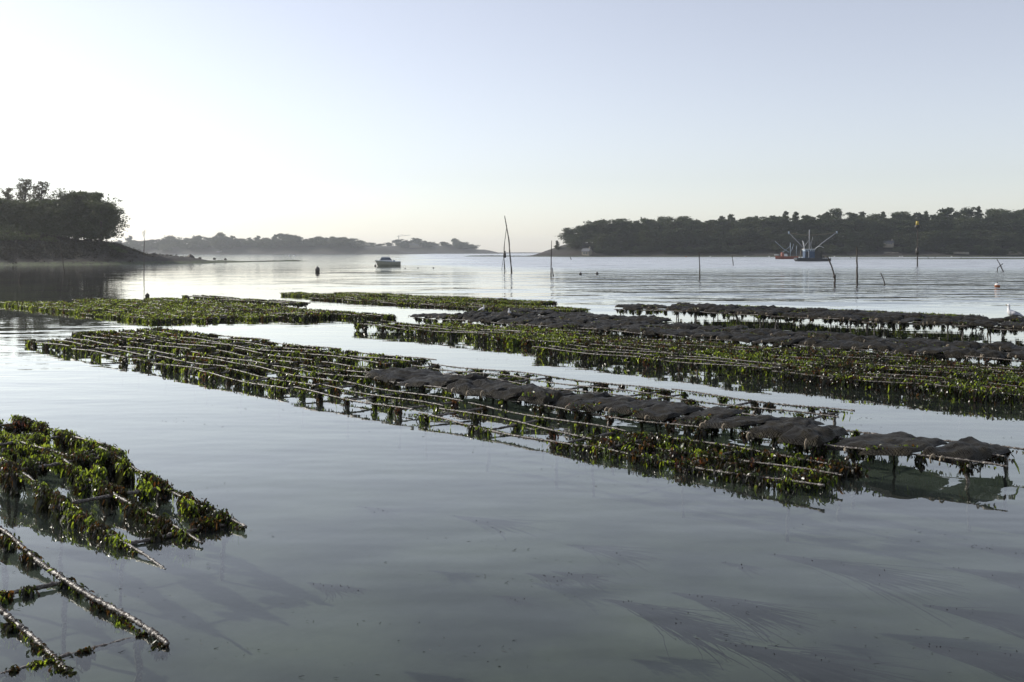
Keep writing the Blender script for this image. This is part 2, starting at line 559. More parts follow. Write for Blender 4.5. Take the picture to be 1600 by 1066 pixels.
land('hill_north', SP_HILLB, -510, 17, 1343, 1700, 120, 60, M_FARLAND, 13, 0.3)
land('far_shore', SP_FAR, -170, 290, 1768, 1955, 60, 30, M_FARLAND, 17, 0.2)
SP_REEF = [(100, 338, .25, 3), (130, 340, .35, 4), (165, 338, .4, 5), (240, 335, .5, 6)]
land('tidal_reef', SP_REEF, 90, 250, 325, 350, 220, 40, M_LAND, 23, 0.18)
SP_REEF2 = [(86, 268, .12, 1.5), (110, 272, .2, 2.5), (150, 270, .3, 3)]

def ground(spine, x, y):
    return float(spine_height(spine, np.array([x]), np.array([y]))[0])

# ------------------------------------------------------------------ trees
def leaf_cloud(rs, centers, radii, n_each, size, flat=0.5, spiky=0.35):
    """many small triangles spread through ellipsoidal sprays"""
    centers = np.asarray(centers)
    k = len(centers)
    N_ = k * n_each
    c = np.repeat(centers, n_each, 0)
    rr = np.repeat(np.asarray(radii), n_each)
    d = rs.normal(size=(N_, 3))
    d /= np.linalg.norm(d, axis=1)[:, None] + 1e-6
    rad = rs.uniform(0.15, 1.0, N_) ** 0.6
    rad = np.where(rs.uniform(0, 1, N_) < .14, rs.uniform(1.0, 1.55, N_), rad)
    p = c + d * (rr * rad)[:, None] * np.array([1, 1, flat])
    # each leaf points outward with some scatter
    out = d * np.array([1, 1, 0.45]) + rs.normal(size=(N_, 3)) * 0.5
    out /= np.linalg.norm(out, axis=1)[:, None] + 1e-6
    side = np.cross(out, rs.normal(size=(N_, 3)))
    side /= np.linalg.norm(side, axis=1)[:, None] + 1e-6
    s = size * rs.uniform(0.6, 1.5, N_)[:, None]
    v0 = p - side * s * spiky
    v1 = p + side * s * spiky
    v2 = p + out * s
    co = np.stack([v0, v1, v2], 1).reshape(-1, 3)
    tri = np.arange(N_ * 3).reshape(-1, 3)
    tint = np.repeat(np.clip(rs.normal(0.5, 0.25, N_) * 0.6 + 0.4 * np.repeat(rs.uniform(0, 1, k), n_each), 0, 1), 3)
    return co, tri, tint

def tree_meshes(seed, H, Rc, base, kind, n_each, leaf, nb):
    """trunk and crown meshes, origin at the foot. kind: cypress, pine, round, wispy"""
    rs = np.random.RandomState(seed)
    tb = MB()
    lean = rs.uniform(-.06, .06, 2) * H
    pts = [(lean[0] * t * t, lean[1] * t * t, H * t * 0.93 - 0.4 * (t == 0)) for t in np.linspace(0, 1, 7)]
    r0 = 0.028 * H + 0.05
    tb.tube(pts, [r0 * (1.25 if i == 0 else 1 - 0.13 * i) for i in range(7)], 7)
    centers, radii = [], []
    for b in range(nb):
        t = base + (1 - base) * (b + rs.uniform(0, 1)) / nb
        a = rs.uniform(0, 6.283)
        u = (t - base) / (1 - base)
        if kind == 'cypress': prof = 1.08 - 0.86 * u ** 1.5
        elif kind == 'pine': prof = 0.50 + 0.50 * math.sin(u * 2.6 + 0.3)
        elif kind == 'wispy': prof = (1 - 0.75 * u) * 0.9 + .1
        else: prof = math.sqrt(max(0.05, 1 - (1.45 * u - 0.55) ** 2))
        L = Rc * prof * rs.uniform(0.5, 1.2)
        rise = {'cypress': 0.28, 'pine': 0.22, 'wispy': 0.45, 'round': 0.3}[kind] * L
        x0, y0, z0 = lean[0] * t * t, lean[1] * t * t, H * t * 0.9
        ex, ey, ez = x0 + math.cos(a) * L, y0 + math.sin(a) * L, z0 + rise * rs.uniform(.3, 1.2)
        if b % 2 == 0 or kind == 'wispy':
            tb.tube([(x0, y0, z0 - .1 * L), (x0 + (ex - x0) * .5, y0 + (ey - y0) * .5, z0 + (ez - z0) * .35), (ex, ey, ez)],
                    [r0 * .32 * (1 - .5 * t), r0 * .2 * (1 - .5 * t), r0 * .06], 4, cap=False)
        m = 3 if kind != 'wispy' else 3
        for q in range(m):
            s = 1 - q * 0.27
            centers.append((x0 + (ex - x0) * s + rs.normal() * .06 * L, y0 + (ey - y0) * s + rs.normal() * .06 * L, z0 + (ez - z0) * s + rs.normal() * .05 * L))
            radii.append(max(0.3, L * (0.27 if kind != 'wispy' else 0.2) * rs.uniform(.7, 1.3)) + (0.018 if kind != 'wispy' else .006) * H)
    flat = {'cypress': .45, 'pine': .5, 'wispy': .6, 'round': .8}[kind]
    co, tri, tint = leaf_cloud(rs, centers, radii, n_each, leaf, flat)
    mat = {'cypress': M_PINE, 'pine': M_PINE, 'wispy': M_TWIG, 'round': M_BROAD}[kind]
    return tb.mesh('trunk', M_BARK), np_mesh('crown', co, tri, mat, tint=tint)

def add_tree(name, meshes, x, y, z, sc, rz, label, group):
    t = empty(name, (x, y, z), rz)
    t.scale = sc
    place('trunk', meshes[0], t)
    place('crown', meshes[1], t)
    tag(t, label, 'tree', group)
    return t

rnd = random.Random(5)
# trees on the western headland, nearest of all
HT = 10.0
near_kinds = [tree_meshes(21, HT, 4.6, .11, 'round', 100, .32, 58), tree_meshes(22, HT, 4.4, .13, 'pine', 90, .36, 52),
              tree_meshes(23, HT, 4.2, .10, 'round', 95, .32, 58), tree_meshes(24, HT, 3.2, .30, 'wispy', 12, .26, 60)]
# photo column, distance, top row, kind, width factor, description
HEAD = [(157, 203, 312, 2, .98, 'dark spreading pine at the seaward end of the headland grove'),
        (141, 207, 296, 1, 1.05, 'tall dense pine second from the seaward end of the headland grove'),
        (120, 205, 297, 0, 1.0, 'tall round-topped pine with feathery crown tip above the gap in the headland grove'),
        (102, 202, 322, 2, 1.05, 'lower dark pine in the dip of the headland skyline'),
        (84, 206, 308, 1, 1.15, 'dark pine with drooping branch tips facing the dip in the headland grove'),
        (62, 208, 277, 3, 1.0, 'thin see-through conifer on the headland, inner of the two bare tops'),
        (36, 210, 272, 3, 1.15, 'tallest thin see-through conifer with bare twiggy top on the headland'),
        (56, 203, 312, 2, 1.0, 'dense dark pine standing below the two bare-topped conifers'),
        (24, 204, 313, 0, 1.0, 'dense dark pine below the tallest bare-topped conifer on the headland'),
        (14, 212, 287, 3, 1.0, 'thin see-through conifer nearest the picture edge on the headland'),
        (-4, 203, 306, 1, 1.1, 'dark pine cut by the picture edge on the headland')]
for cx, Y, top, k, wf, lab in HEAD:
    X = xat(cx, Y)
    g = ground(SP_POINT, X, Y)
    h = (elev(top, Y) - g) / HT
    add_tree('headland_tree', near_kinds[k], X, Y, g - .1, (wf, wf, h), rnd.uniform(0, 6.28), lab, 'trees on the western headland')
# scrub under the grove
shr = leaf_cloud(np.random.RandomState(77), [(0, 0, .45), (.6, .2, .35), (-.6, .1, .4), (.1, -.5, .3)], [.8, .6, .65, .6], 130, .22, .7)
shrub_me = np_mesh('shrub', shr[0], shr[1], M_BROAD, tint=shr[2])
SHRUB = [(6, 190, 1.8), (30, 191, 1.5), (52, 193, 1.2), (76, 194, 1.1), (10, 197, 2.4), (34, 199, 2.2), (60, 198, 1.3), (180, 199, .9), (190, 199, .8), (172, 200, .8)]
for i, (cx, Y, s) in enumerate(SHRUB):
    X = xat(cx, Y)
    tag(place('shrub', shrub_me, None, (X, Y, ground(SP_POINT, X, Y) - .1), (0, 0, i * 1.3), (s * 1.2, s, s)),
        'low dark scrub bush under the headland grove, %s from the picture edge' % ordinal(sorted(q[0] for q in SHRUB).index(cx)), 'bush', 'scrub bushes on the headland bank')

def heath():
    rs = np.random.RandomState(55)
    n = 15000
    x, y = rs.uniform(-140, -64, n), rs.uniform(176, 226, n)
    z = spine_height(SP_POINT, x, y)
    k = (z > 1.5 + rs.normal(0, .5, n)) & (x < -73)
    c = np.stack([x[k], y[k], z[k]], 1)
    co, tri, tint = leaf_cloud(rs, c, rs.uniform(.4, 1.0, len(c)), 24, .26, .55)
    o = link(bpy.data.objects.new('heath', np_mesh('heath', co, tri, M_HEATH, tint=tint)))
    tag(o, 'dark low heath and bramble covering the headland bank', 'heath', kind='stuff')
M_HEATH = mat_leaf('heath_leaves', (0.012, 0.012, 0.007), (0.032, 0.027, 0.014), (0.03, 0.027, 0.01), .2)
heath()

# wooded island
IH = 14.0
isle_kinds = [tree_meshes(31, IH, 5.2, .05, 'cypress', 34, .62, 42), tree_meshes(32, IH, 5.6, .08, 'cypress', 34, .62, 40),
              tree_meshes(33, IH, 5.4, .10, 'pine', 34, .62, 40), tree_meshes(34, IH, 4.6, .04, 'cypress', 34, .60, 44),
              tree_meshes(35, IH, 5.8, .06, 'round', 34, .62, 40)]
SKYLINE = [(892, 355, 2), (913, 350, 0), (928, 343, 4), (944, 350, 0), (960, 346, 1), (979, 341, 2), (993, 342, 0), (1007, 339, 4), (1021, 340, 0), (1033, 337, 2),
           (1048, 339, 1), (1062, 338, 4), (1075, 337, 2), (1089, 341, 0), (1104, 347, 4), (1115, 341, 1), (1126, 334, 3), (1144, 331, 3), (1160, 339, 1), (1172, 336, 0),
           (1183, 334, 3), (1197, 337, 2), (1212, 334, 1), (1227, 326, 3), (1243, 327, 3), (1258, 333, 1), (1271, 342, 4), (1284, 332, 1), (1296, 328, 0), (1311, 325, 2),
           (1328, 329, 1), (1345, 327, 3), (1362, 333, 2), (1379, 327, 3), (1398, 330, 1), (1416, 330, 2), (1432, 329, 0), (1446, 326, 3), (1462, 333, 1), (1479, 321, 1),
           (1496, 328, 0), (1512, 323, 2), (1529, 318, 3), (1548, 325, 2), (1560, 326, 4), (1573, 326, 3), (1586, 327, 2), (1599, 323, 1), (1614, 325, 0)]
for i, (cx, top, k) in enumerate(SKYLINE):
    Y = 545 + rnd.uniform(-7, 7) if cx > 930 else 532
    X = xat(cx, Y)
    g = ground(SP_ISLE, X, Y)
    h = (elev(top, Y) - g) / IH
    wf = (rnd.uniform(.7, .95) if k == 3 else rnd.uniform(1.1, 1.75)) if cx > 920 else .9
    lab = {0: 'open-branched pine at the tip of the wooded island, sky showing through', 39: 'broad flat-topped tall pine on the island skyline above the yellow-topped beacon',
           42: 'tallest pointed cypress on the island skyline near the picture edge'}.get(i, 'dark %s, %s from the tip along the wooded island skyline' % (('cypress', 'broad cypress', 'flat pine', 'pointed cypress', 'round tree')[k], ordinal(i)))
    add_tree('island_tree', isle_kinds[k], X, Y, g - .3, (wf, wf, h), rnd.uniform(0, 6.28), lab, 'skyline trees of the wooded island')
add_tree('island_tree', isle_kinds[3], xat(871, 522), 522, ground(SP_ISLE, xat(871, 522), 522) - .2, (.34, .34, .38), 1.0,
         'small lone bushy tree at the very tip of the wooded island', 'skyline trees of the wooded island')
for row, (Yr, step, hmin, hmax) in enumerate([(529, 13, .74, .94), (516, 16, .50, .70), (507, 14, .22, .36)]):
    cx = 896 + row * 6
    cnt = -1
    while cx < 1625:
        Y = Yr + rnd.uniform(-3, 3)
        cnt += 1
        X = xat(cx, Y)
        g = ground(SP_ISLE, X, Y)
        s = rnd.uniform(hmin, hmax) * min(1, .45 + (cx - 880) / 90)
        w = rnd.uniform(.85, 1.15) * (1.15, 1.0, .62)[row]
        if not (row > 0 and (905 < cx < 930 or 1375 < cx < 1400)):
            add_tree('island_tree', isle_kinds[rnd.randrange(5)], X, Y, g - .3, (w, w, s), rnd.uniform(0, 6.28),
                     ('dark tree just below the island skyline, %s from the tip', 'dark tree halfway down the island wood, %s from the tip',
                      'low dark tree at the foot of the island wood, %s from the tip')[row] % ordinal(cnt),
                     ('second-row trees of the island wood', 'mid-slope trees of the island wood', 'trees at the foot of the island wood')[row])
        cx += step * rnd.uniform(.85, 1.15)

# far hills in the haze
FH = 15.0
far_kinds = [tree_meshes(41, FH, 8.2, .06, 'round', 30, 1.3, 30), tree_meshes(42, FH, 7.8, .10, 'pine', 30, 1.3, 30), tree_meshes(43, FH, 7.2, .05, 'cypress', 30, 1.2, 30)]
FARA = [(186, 375), (203, 368), (217, 377), (230, 376), (243, 374), (256, 373), (268, 369), (285, 374), (297, 372), (309, 368), (324, 371), (337, 368), (347, 364), (362, 368), (376, 373),
        (390, 371), (403, 368), (418, 372), (430, 366), (443, 365), (457, 367), (468, 370), (478, 373), (487, 372), (497, 370), (510, 371), (521, 370), (532, 371), (541, 371), (551, 373)]
FARB = [(566, 376), (580, 379), (593, 381), (608, 379), (624, 374), (635, 375), (650, 372), (664, 376), (680, 380), (694, 378), (712, 373), (723, 378), (738, 382), (642, 376), (672, 378)]
for pts, sp, Y0, gname, lab in ((FARA, SP_HILLA, 1202, 'trees on the pale western hill', 'hazy tree on the pale hill behind the motor boat'),
                                (FARB, SP_HILLB, 1445, 'trees on the far northern hill', 'pale hazy tree on the farther hill below the crane')):
    for row in range(2):
        for j, (cx, top) in enumerate(pts):
            Y = Y0 + rnd.uniform(-9, 9) - row * 25
            c2 = cx + row * 7
            X = xat(c2, Y)
            g = ground(sp, X, Y)
            h = (elev(top + row * rnd.uniform(4, 9), Y) - g)
            if h < 1.5: continue
            w = rnd.uniform(.75, 1.15) * (1.15 if row else 1)
            add_tree('hill_tree', far_kinds[rnd.randrange(3)], X, Y, g - .3, (w, w, (h + .3) / FH), rnd.uniform(0, 6.28), '%s, %s in its %s rank' % (lab, ordinal(j), ('upper', 'lower')[row]), gname)

# rocks along the headland spit
def rock_mesh(seed):
    rs = random.Random(seed)
    b = MB()
    rings = []
    for i, (r, z) in enumerate([(.7, -.3), (1.0, .05), (.9, .45), (.55, .75), (.12, .88)]):
        rings.append([(math.cos(a) * r * rs.uniform(.75, 1.15), math.sin(a) * r * .8 * rs.uniform(.75, 1.15), z * rs.uniform(.85, 1.15)) for a in [k * 6.283 / 8 for k in range(8)]])
    b.loft(rings)
    return b.mesh('rock', M_ROCK, smooth=False)
rocks = [rock_mesh(s) for s in (1, 2, 3)]
RK = [(240, 206, 1.1), (248, 208, .7), (256, 207, .5), (268, 211, .6), (285, 215, .5), (298, 219, 1.0), (292, 217, .5), (312, 222, .45), (335, 230, .4), (228, 204, .5), (352, 236, .4), (428, 262, .35), (260, 212, .7), (276, 214, .55)]
for i, (cx, Y, s) in enumerate(RK):
    X = xat(cx, Y)
    lab = {0: 'largest grey boulder on the crest of the headland spit', 5: 'lone rounded boulder near the low end of the headland spit',
           11: 'small rock standing on the very tip of the low spit'}.get(i, 'small grey rock on the headland spit, %s from the bank' % ordinal(sorted(q[0] for q in RK).index(cx)))
    tag(place('boulder', rocks[i % 3], None, (X, Y, max(0, ground(SP_POINT, X, Y)) - .1), (0, 0, i * 1.7), (s, s, s)), lab, 'rock', 'rocks along the headland spit')

# ------------------------------------------------------------------ oyster racks
# The park is laid out on one grid: rows run along DV, rows follow each other along NV.
P0 = Vector((0.16, 12.7, 0))
ANG = math.atan2(-0.714, 0.70)
DV = Vector((math.cos(ANG), math.sin(ANG), 0))
NV = Vector((-math.sin(ANG), math.cos(ANG), 0))
TL, TW, TH = 3.1, 1.1, 0.70          # rack length, width, height above the mud

def grid(t, n, z=0.0):
    p = P0 + DV * t + NV * n
    return Vector((p.x, p.y, z))

def rail_mesh(seed, L, r, n, sides, axis='x', barn=.45):
    rg = random.Random(seed)
    b = MB()
    pts, rad = [], []
    ph = rg.uniform(0, 6)
    for i in range(n):
        u = L * i / (n - 1)
        w = .020 * math.sin(u * 2.1 + ph) * (L > 2) + .005 * math.sin(u * 5.3) + rg.uniform(-.002, .002)
        pts.append((u, w, .016 * math.sin(u * 1.9 + ph * 2)) if axis == 'x' else (w, u, .006 * math.sin(u * 3)))
        rad.append(r * (1 + barn * rg.uniform(-.35, 1.0)))
    b.tube(pts, rad, sides, jitter=.28 * (barn > 0), rng=rg)
    return b.mesh('rail', M_IRON)
RAILS = [rail_mesh(s, TL, .0095, 170, 7, 'x', .8) for s in (1, 2, 3, 4)]
RAILS_NEAR = [rail_mesh(s, TL, .0125, 330, 9, 'x', .75) for s in (8, 9, 10)]
RAILS_FAR = [rail_mesh(s, TL, .013, 40, 5) for s in (5, 6, 7)]
CROSS = [rail_mesh(s, TW + .06, .015, 40, 7, 'y', .3) for s in (11, 12, 13)]
def leg_mesh(seed):
    rg = random.Random(seed)
    b = MB()
    b.tube([(rg.uniform(-.01, .01), rg.uniform(-.01, .01), z) for z in np.linspace(0, TH - .02, 12)], [.016 * rg.uniform(.9, 1.6) for _ in range(12)], 6, .2, rg)
    return b.mesh('leg', M_IRON)
LEGS = [leg_mesh(s) for s in (1, 2, 3)]

def blades(rs, p, d0, L, w, k=3, grav=0.55, ruffle=0.5):
    """ribbon leaves: base points p, first direction d0, lengths L, widths w"""
    n = len(p)
    d = d0 / (np.linalg.norm(d0, axis=1)[:, None] + 1e-6)
    side = np.cross(d, rs.normal(size=(n, 3)))
    side /= np.linalg.norm(side, axis=1)[:, None] + 1e-6
    rows = []
    q = p.copy()
    prof = [0.45, 1.0, 0.9, 0.35, .2] if k == 3 else [.5, 1.0, .3]
    for r in range(k + 1):
        ww = (w * prof[r])[:, None] * rs.uniform(.6, 1.3, n)[:, None]
        rows.append(np.stack([q - side * ww * .5, q + side * ww * .5], 1))
        d = d + np.array([0, 0, -grav]) + rs.normal(size=(n, 3)) * .28
        d /= np.linalg.norm(d, axis=1)[:, None] + 1e-6
        q = q + d * (L / k)[:, None]
        side = side + rs.normal(size=(n, 3)) * ruffle
        side -= d * (side * d).sum(1)[:, None]
        side /= np.linalg.norm(side, axis=1)[:, None] + 1e-6
    co = np.stack(rows, 1)                                   # n, k+1, 2, 3
    per = (k + 1) * 2
    base = np.arange(n)[:, None] * per
    qs = []
    for r in range(k):
        i = r * 2
        qs.append(np.stack([base[:, 0] + i, base[:, 0] + i + 1, base[:, 0] + i + 3, base[:, 0] + i + 2], -1))
    return co.reshape(-1, 3), np.stack(qs, 1).reshape(-1, 4), per

def weed_mesh(seed, n_fringe, n_body, per=60, body=(.05, .20), green=.5, top=.25, ends=0, strands=30, wide=(.03, .10), fill=.0, rise=.022, L=TL, W=TW, z0=TH, gaps=True, bw=1.0):
    """growth on one rack: a fringe along the rails, hanging bodies of small crumpled leaves, a few long green ribbons"""
    rs = np.random.RandomState(seed)
    P, D, LL, WW, TT = [], [], [], [], []
    def put(p, d, l, w, t):
        P.append(p); D.append(d); LL.append(l); WW.append(w); TT.append(t)
    vs = np.array([0, W / 2, W])
    u = rs.uniform(0, L, n_fringe)
    v = vs[rs.randint(0, 3, n_fringe)]
    dens = .5 + .5 * np.sin(u * 2.7 + v * 5 + seed) * np.sin(u * 6.1 + seed * 2.3)
    keep = rs.uniform(0, 1, n_fringe) < (dens * 1.3 if gaps else 1.5)
    u, v = u[keep], v[keep]
    n = len(u)
    up = rs.uniform(0, 1, n) < top
    g = rs.uniform(0, 1, n)
    put(np.stack([u, v + rs.normal(0, .008, n), np.full(n, z0) - .004], 1), np.stack([rs.normal(0, .6, n), rs.normal(0, .7, n), np.where(up, .6, -.8)], 1),
        rs.uniform(.018, .05, n), rs.uniform(.008, .022, n) * bw, np.where(g < green, rs.uniform(.05, .45, n), rs.uniform(.45, .78, n)))
    legs = [(uu, vv) for uu in (.28, L / 2, L - .28) for vv in (0, W)]
    for c in range(n_body):
        if c < len(legs) and not ends: uc, vc = legs[c]
        else:
            uc, vc = rs.uniform(0, L), vs[rs.randint(3)]
            if rs.uniform() < fill: vc = rs.uniform(-.03, W + .03)
            elif rs.uniform() < .25: uc, vc = [.28, L / 2, L - .28][rs.randint(3)], rs.uniform(0, W)
        if ends and c % 2 == 0:
            uc, vc = (rs.uniform(0, .35) if ends < 0 else L - rs.uniform(0, .35)), rs.uniform(-.05, W + .05)
        hl = rs.uniform(*body)
        wd = rs.uniform(*wide)
        m = int(per * 1.2 * rs.uniform(.7, 1.4) * (.4 + hl / body[1]))
        q = rs.uniform(0, 1, m)
        taper = 1 - .45 * q
        pu = uc + rs.normal(0, .6, m) * wd * taper
        pv_ = vc + rs.normal(0, .026, m) * taper
        pz = z0 + rise * bw * rs.uniform(-.5, 1, m) - hl * q * (1 if vc in (0, W / 2, W) else .6)
        g = rs.uniform()
        tt = rs.uniform(.02, .38) if g < green * .85 else (rs.uniform(.44, .68) if g < .95 else rs.uniform(.8, .97))
        t_ = np.clip(tt + rs.normal(0, .10, m), 0, 1)
        t_ = np.where(rs.uniform(0, 1, m) < .35, rs.uniform(.45, .70, m), t_)
        put(np.stack([pu, pv_, pz], 1), np.stack([rs.normal(0, 1, m), rs.normal(0, 1, m), rs.uniform(-1.4, .25, m)], 1), rs.uniform(.025, .085, m) * bw, rs.uniform(.009, .026, m) * bw, t_)
        k = max(2, m // 7)                      # dark stalks inside
        put(np.stack([uc + rs.normal(0, .4, k) * wd, vc + rs.normal(0, .012, k), np.full(k, z0)], 1), np.stack([rs.normal(0, .2, k), rs.normal(0, .2, k), np.full(k, -1.)], 1),
            hl * rs.uniform(.6, 1.15, k), rs.uniform(.02, .05, k), rs.uniform(.5, .66, k))
    n = strands
    u = rs.uniform(0, L, n)
    put(np.stack([u, vs[rs.randint(0, 3, n)], np.full(n, z0)], 1), np.stack([rs.normal(0, .3, n), rs.normal(0, .3, n), np.full(n, -1.)], 1), rs.uniform(.08, .22, n), rs.uniform(.012, .035, n), rs.uniform(0, .3, n))
    P, D, LL, WW, TT = (np.concatenate(a) for a in (P, D, LL, WW, TT))
    co, q, per_ = blades(rs, P, D, LL, WW, grav=.75)
    return np_mesh('seaweed', co, q, M_WEED, tint=np.repeat(TT, per_))

WEED_LIGHT = [weed_mesh(s, 1500, 22, 60, (.05, .17), green=.5, strands=24, bw=1.1) for s in (101, 102, 103, 104)]
WEED_MID = [weed_mesh(s, 1900, 60, 60, (.05, .20), green=.5, top=.4, strands=70, bw=1.25, wide=(.04, .13), fill=.15, rise=.03) for s in (111, 112, 113, 114)]
WEED_BAG = [weed_mesh(s, 700, 34, 50, (.06, .2), green=.25, top=.0, strands=16, bw=1.1) for s in (121, 122, 123)]
WEED_FULL = [weed_mesh(s, 2600, 170, 52, (.05, .20), green=.78, top=.5, strands=150, gaps=False, bw=1.3, wide=(.06, .17), fill=.45, rise=.055) for s in (131, 132, 133, 134)]
WEED_DARK = [weed_mesh(s, 2000, 150, 42, (.08, .22), green=.34, top=.5, strands=40, gaps=False, bw=1.5, wide=(.07, .18), fill=.4, rise=.05) for s in (141, 142)]
WEED_END = [weed_mesh(151, 1500, 130, 50, (.06, .2), green=.40, top=.4, ends=-1, bw=1.35, wide=(.05, .14), fill=.2, rise=.05)]
WEED_BROWN = [weed_mesh(s, 2400, 150, 55, (.05, .17), green=.28, top=.5, strands=40, gaps=False, bw=1.2, wide=(.06, .16), fill=.4, rise=.055) for s in (161, 162, 163)]
rr = random.Random(12)

def rack(t, n, h, weed, label, group, far=False, slope=0.0, roll=0.0, L=TL, jig=.034, offs=None, rails=None):
    """one iron oyster rack; its near end at grid t, near rail at grid n, rails h above the water at mid length"""
    o = empty('oyster_rack', grid(t, n, h - TH - slope * -L / 2))
    o.rotation_euler = (roll, slope, ANG + rr.uniform(-jig, jig))
    rl = rails or (RAILS_FAR if far else RAILS)
    for i, v in enumerate((0, TW / 2, TW)):
        off = offs[i] if offs else rr.uniform(-.14, .14)
        place('rail', rr.choice(rl), o, (off, v + rr.uniform(-.012, .012), TH + rr.uniform(-.004, .004)), (0, 0, rr.uniform(-.004, .004)))
    for u in (.28, L / 2, L - .28):
        place('cross_bar', rr.choice(CROSS), o, (u + rr.uniform(-.05, .05), -.03, TH - .034), (0, 0, rr.uniform(-.03, .03)))
        if far and u == L / 2: continue
        for v in (0.02, TW - .02):
            place('leg', rr.choice(LEGS), o, (u, v, -.05), (rr.uniform(-.05, .05), rr.uniform(-.05, .05), rr.uniform(0, 6)))
    if weed is not None:
        w = place('seaweed', weed, o)
        w['kind'] = 'stuff'
    tag(o, label, 'oyster rack', group)
    if offs and offs[0] > .5: o.scale = (1, .86, 1)
    return o

RACKS = {}
def row(key, n, t0, t1, h, weeds, desc, where, far=False, slope=0.0, gap=.16, hv=.035, roll=0.0):
    k = max(1, round((t1 - t0) / (TL + gap)))
    step = (t1 - t0) / k
    out = []
    for i in range(k):
        w = weeds[i % len(weeds)] if isinstance(weeds, list) else weeds(i, k)
        hh = h(i, k) if callable(h) else h
        out.append(rack(t0 + i * step + rr.uniform(-.05, .05), n + rr.uniform(-.09, .09), hh + rr.uniform(-hv, hv), w,
                        '%s, %s in %s from far end' % (desc, ordinal(i), where), 'racks of ' + where, far,
                        slope + rr.uniform(-.014, .014), roll + rr.uniform(-.025, .025)))
    RACKS[key] = out
    return out

# middle bank: three rows
row('A', 0.0, -18.3, 4.2, lambda i, k: .13 - .02 * (i > 4), lambda i, k: WEED_MID[i % 4] if i in (0, 2, 3) else (WEED_BROWN[1] if i == k - 1 else WEED_LIGHT[i % 4]),
    'rusty bare rails hung with weed', 'the middle bank near row')
row('B', 1.5, -18.8, 5.5, .165, lambda i, k: WEED_END[0] if i == 0 else (WEED_MID[(i + 1) % 4] if i < 4 else WEED_BAG[i % 3]),
    'weedy iron rack', 'the middle bank centre row')
row('C', 3.0, -19.2, 2.4, .16, lambda i, k: WEED_DARK[0] if i == 0 else (WEED_MID[(i + 2) % 4] if i in (1, 2, 3) else WEED_LIGHT[(i + 1) % 4]),
    'rusty rails fringed with green weed', 'the middle bank back row')

# near bank at the picture corner
big = weed_mesh(171, 11000, 60, 620, (.08, .27), green=.42, top=.9, strands=70, gaps=False, bw=.95, wide=(.06, .15), fill=.10, rise=.065)
big2 = weed_mesh(172, 4000, 90, 330, (.06, .22), green=.58, top=.6, strands=110, gaps=False, bw=.85, wide=(.06, .16), fill=.2, rise=.065)
rack(-1.92, -5.62, .155, big, 'rack smothered in thick green and brown weed, its ends dipping under water', 'racks of the near corner', slope=.082, jig=.004, offs=(.51, .16, .03), rails=RAILS)
rack(-5.15, -5.50, .17, big2, 'rack covered in bright green weed running out of the picture edge', 'racks of the near corner', slope=.012, rails=RAILS)
bare = weed_mesh(173, 2400, 60, 90, (.03, .12), green=.15, top=.2, strands=10, bw=.85, wide=(.02, .07), rise=.012)
rack(0.05, -7.38, .060, bare, 'nearly bare barnacled rack in the near corner, ladder of rails and cross bars', 'racks of the near corner', slope=.032, jig=.004, offs=(-.1, -.05, 0), rails=RAILS_NEAR)

# eastern bank: rack rows in front, bag rows behind
row('R1', 7.45, -7.2, 5.4, .20, lambda i, k: (WEED_LIGHT + WEED_MID)[(i * 3 + 4) % 8] if i < 2 else (WEED_FULL[i % 4] if i == 3 else WEED_BROWN[i % 3]), 'rusty rails hung with green weed', 'the eastern bank foremost row')
row('R2', 8.95, -16.4, 5.2, .19, lambda i, k: WEED_MID[i % 4] if i < 2 else (WEED_BROWN[i % 3] if i % 2 else WEED_FULL[i % 4]), 'rack thick with amber weed', 'the eastern bank second row')
row('R3', 10.35, -14.6, 3.4, .20, lambda i, k: WEED_BROWN[i % 3] if i > 1 else WEED_FULL[i % 4], 'rack thick with brown weed', 'the eastern bank third row')
row('R4', 11.75, -16.8, 3.2, .24, WEED_BAG, 'bag-laden rack', 'the eastern front bag row')
row('R5', 13.2, -16.2, 2.2, .25, WEED_BAG, 'bag-laden rack', 'the eastern middle bag row')
row('R6', 14.65, -15.8, -8.9, .27, WEED_BAG, 'bag-laden rack', 'the eastern rear bag row', far=True)
row('G1', 19.4, -14.6, 1.6, .32, WEED_BAG, 'bag-laden rack on tall legs', 'the gull row', far=True)
row('G2', 20.9, -13.2, 1.4, .33, lambda i, k: WEED_BAG[i % 3], 'bag-laden rack', 'the row behind the gull row', far=True)
row('G3', 22.4, -12.5, -3.0, .34, lambda i, k: WEED_FULL[i % 4], 'bare rack topped with green weed', 'the rearmost eastern row', far=True)

# western bank, all rails under green weed
W_END = [-23.4, -22.6, -21.9, -21.0, -19.6]
for j, (n, e) in enumerate(zip((5.9, 7.4, 8.9, 10.4, 11.9), W_END)):
    row('L%d' % j, n, -39.6 + .5 * j, e, (.10, .12, .13, .14, .15)[j], lambda i, k, j=j: WEED_DARK[i % 2] if (i >= k - 2 and j > 2) else WEED_FULL[(i + j) % 4],
        'rack buried in green weed', 'the western bank %s row' % ORD[j], far=True)
row('L5', 13.4, -37.0, -27.0, .24, WEED_MID, 'thin rack with hanging weed', 'the western bank rearmost row', far=True)
# far central bank
for j, (n, a, e) in enumerate(((18.8, -34.0, -19.0), (20.3, -39.2, -17.6), (21.8, -36.0, -21.0))):
    row('M%d' % j, n, a, e, (.10, .12, .18)[j], lambda i, k, j=j: WEED_BROWN[i % 3] if j == 0 else WEED_FULL[(i + j) % 4],
        'rack covered in olive weed', 'the far central bank %s row' % ORD[j], far=True)

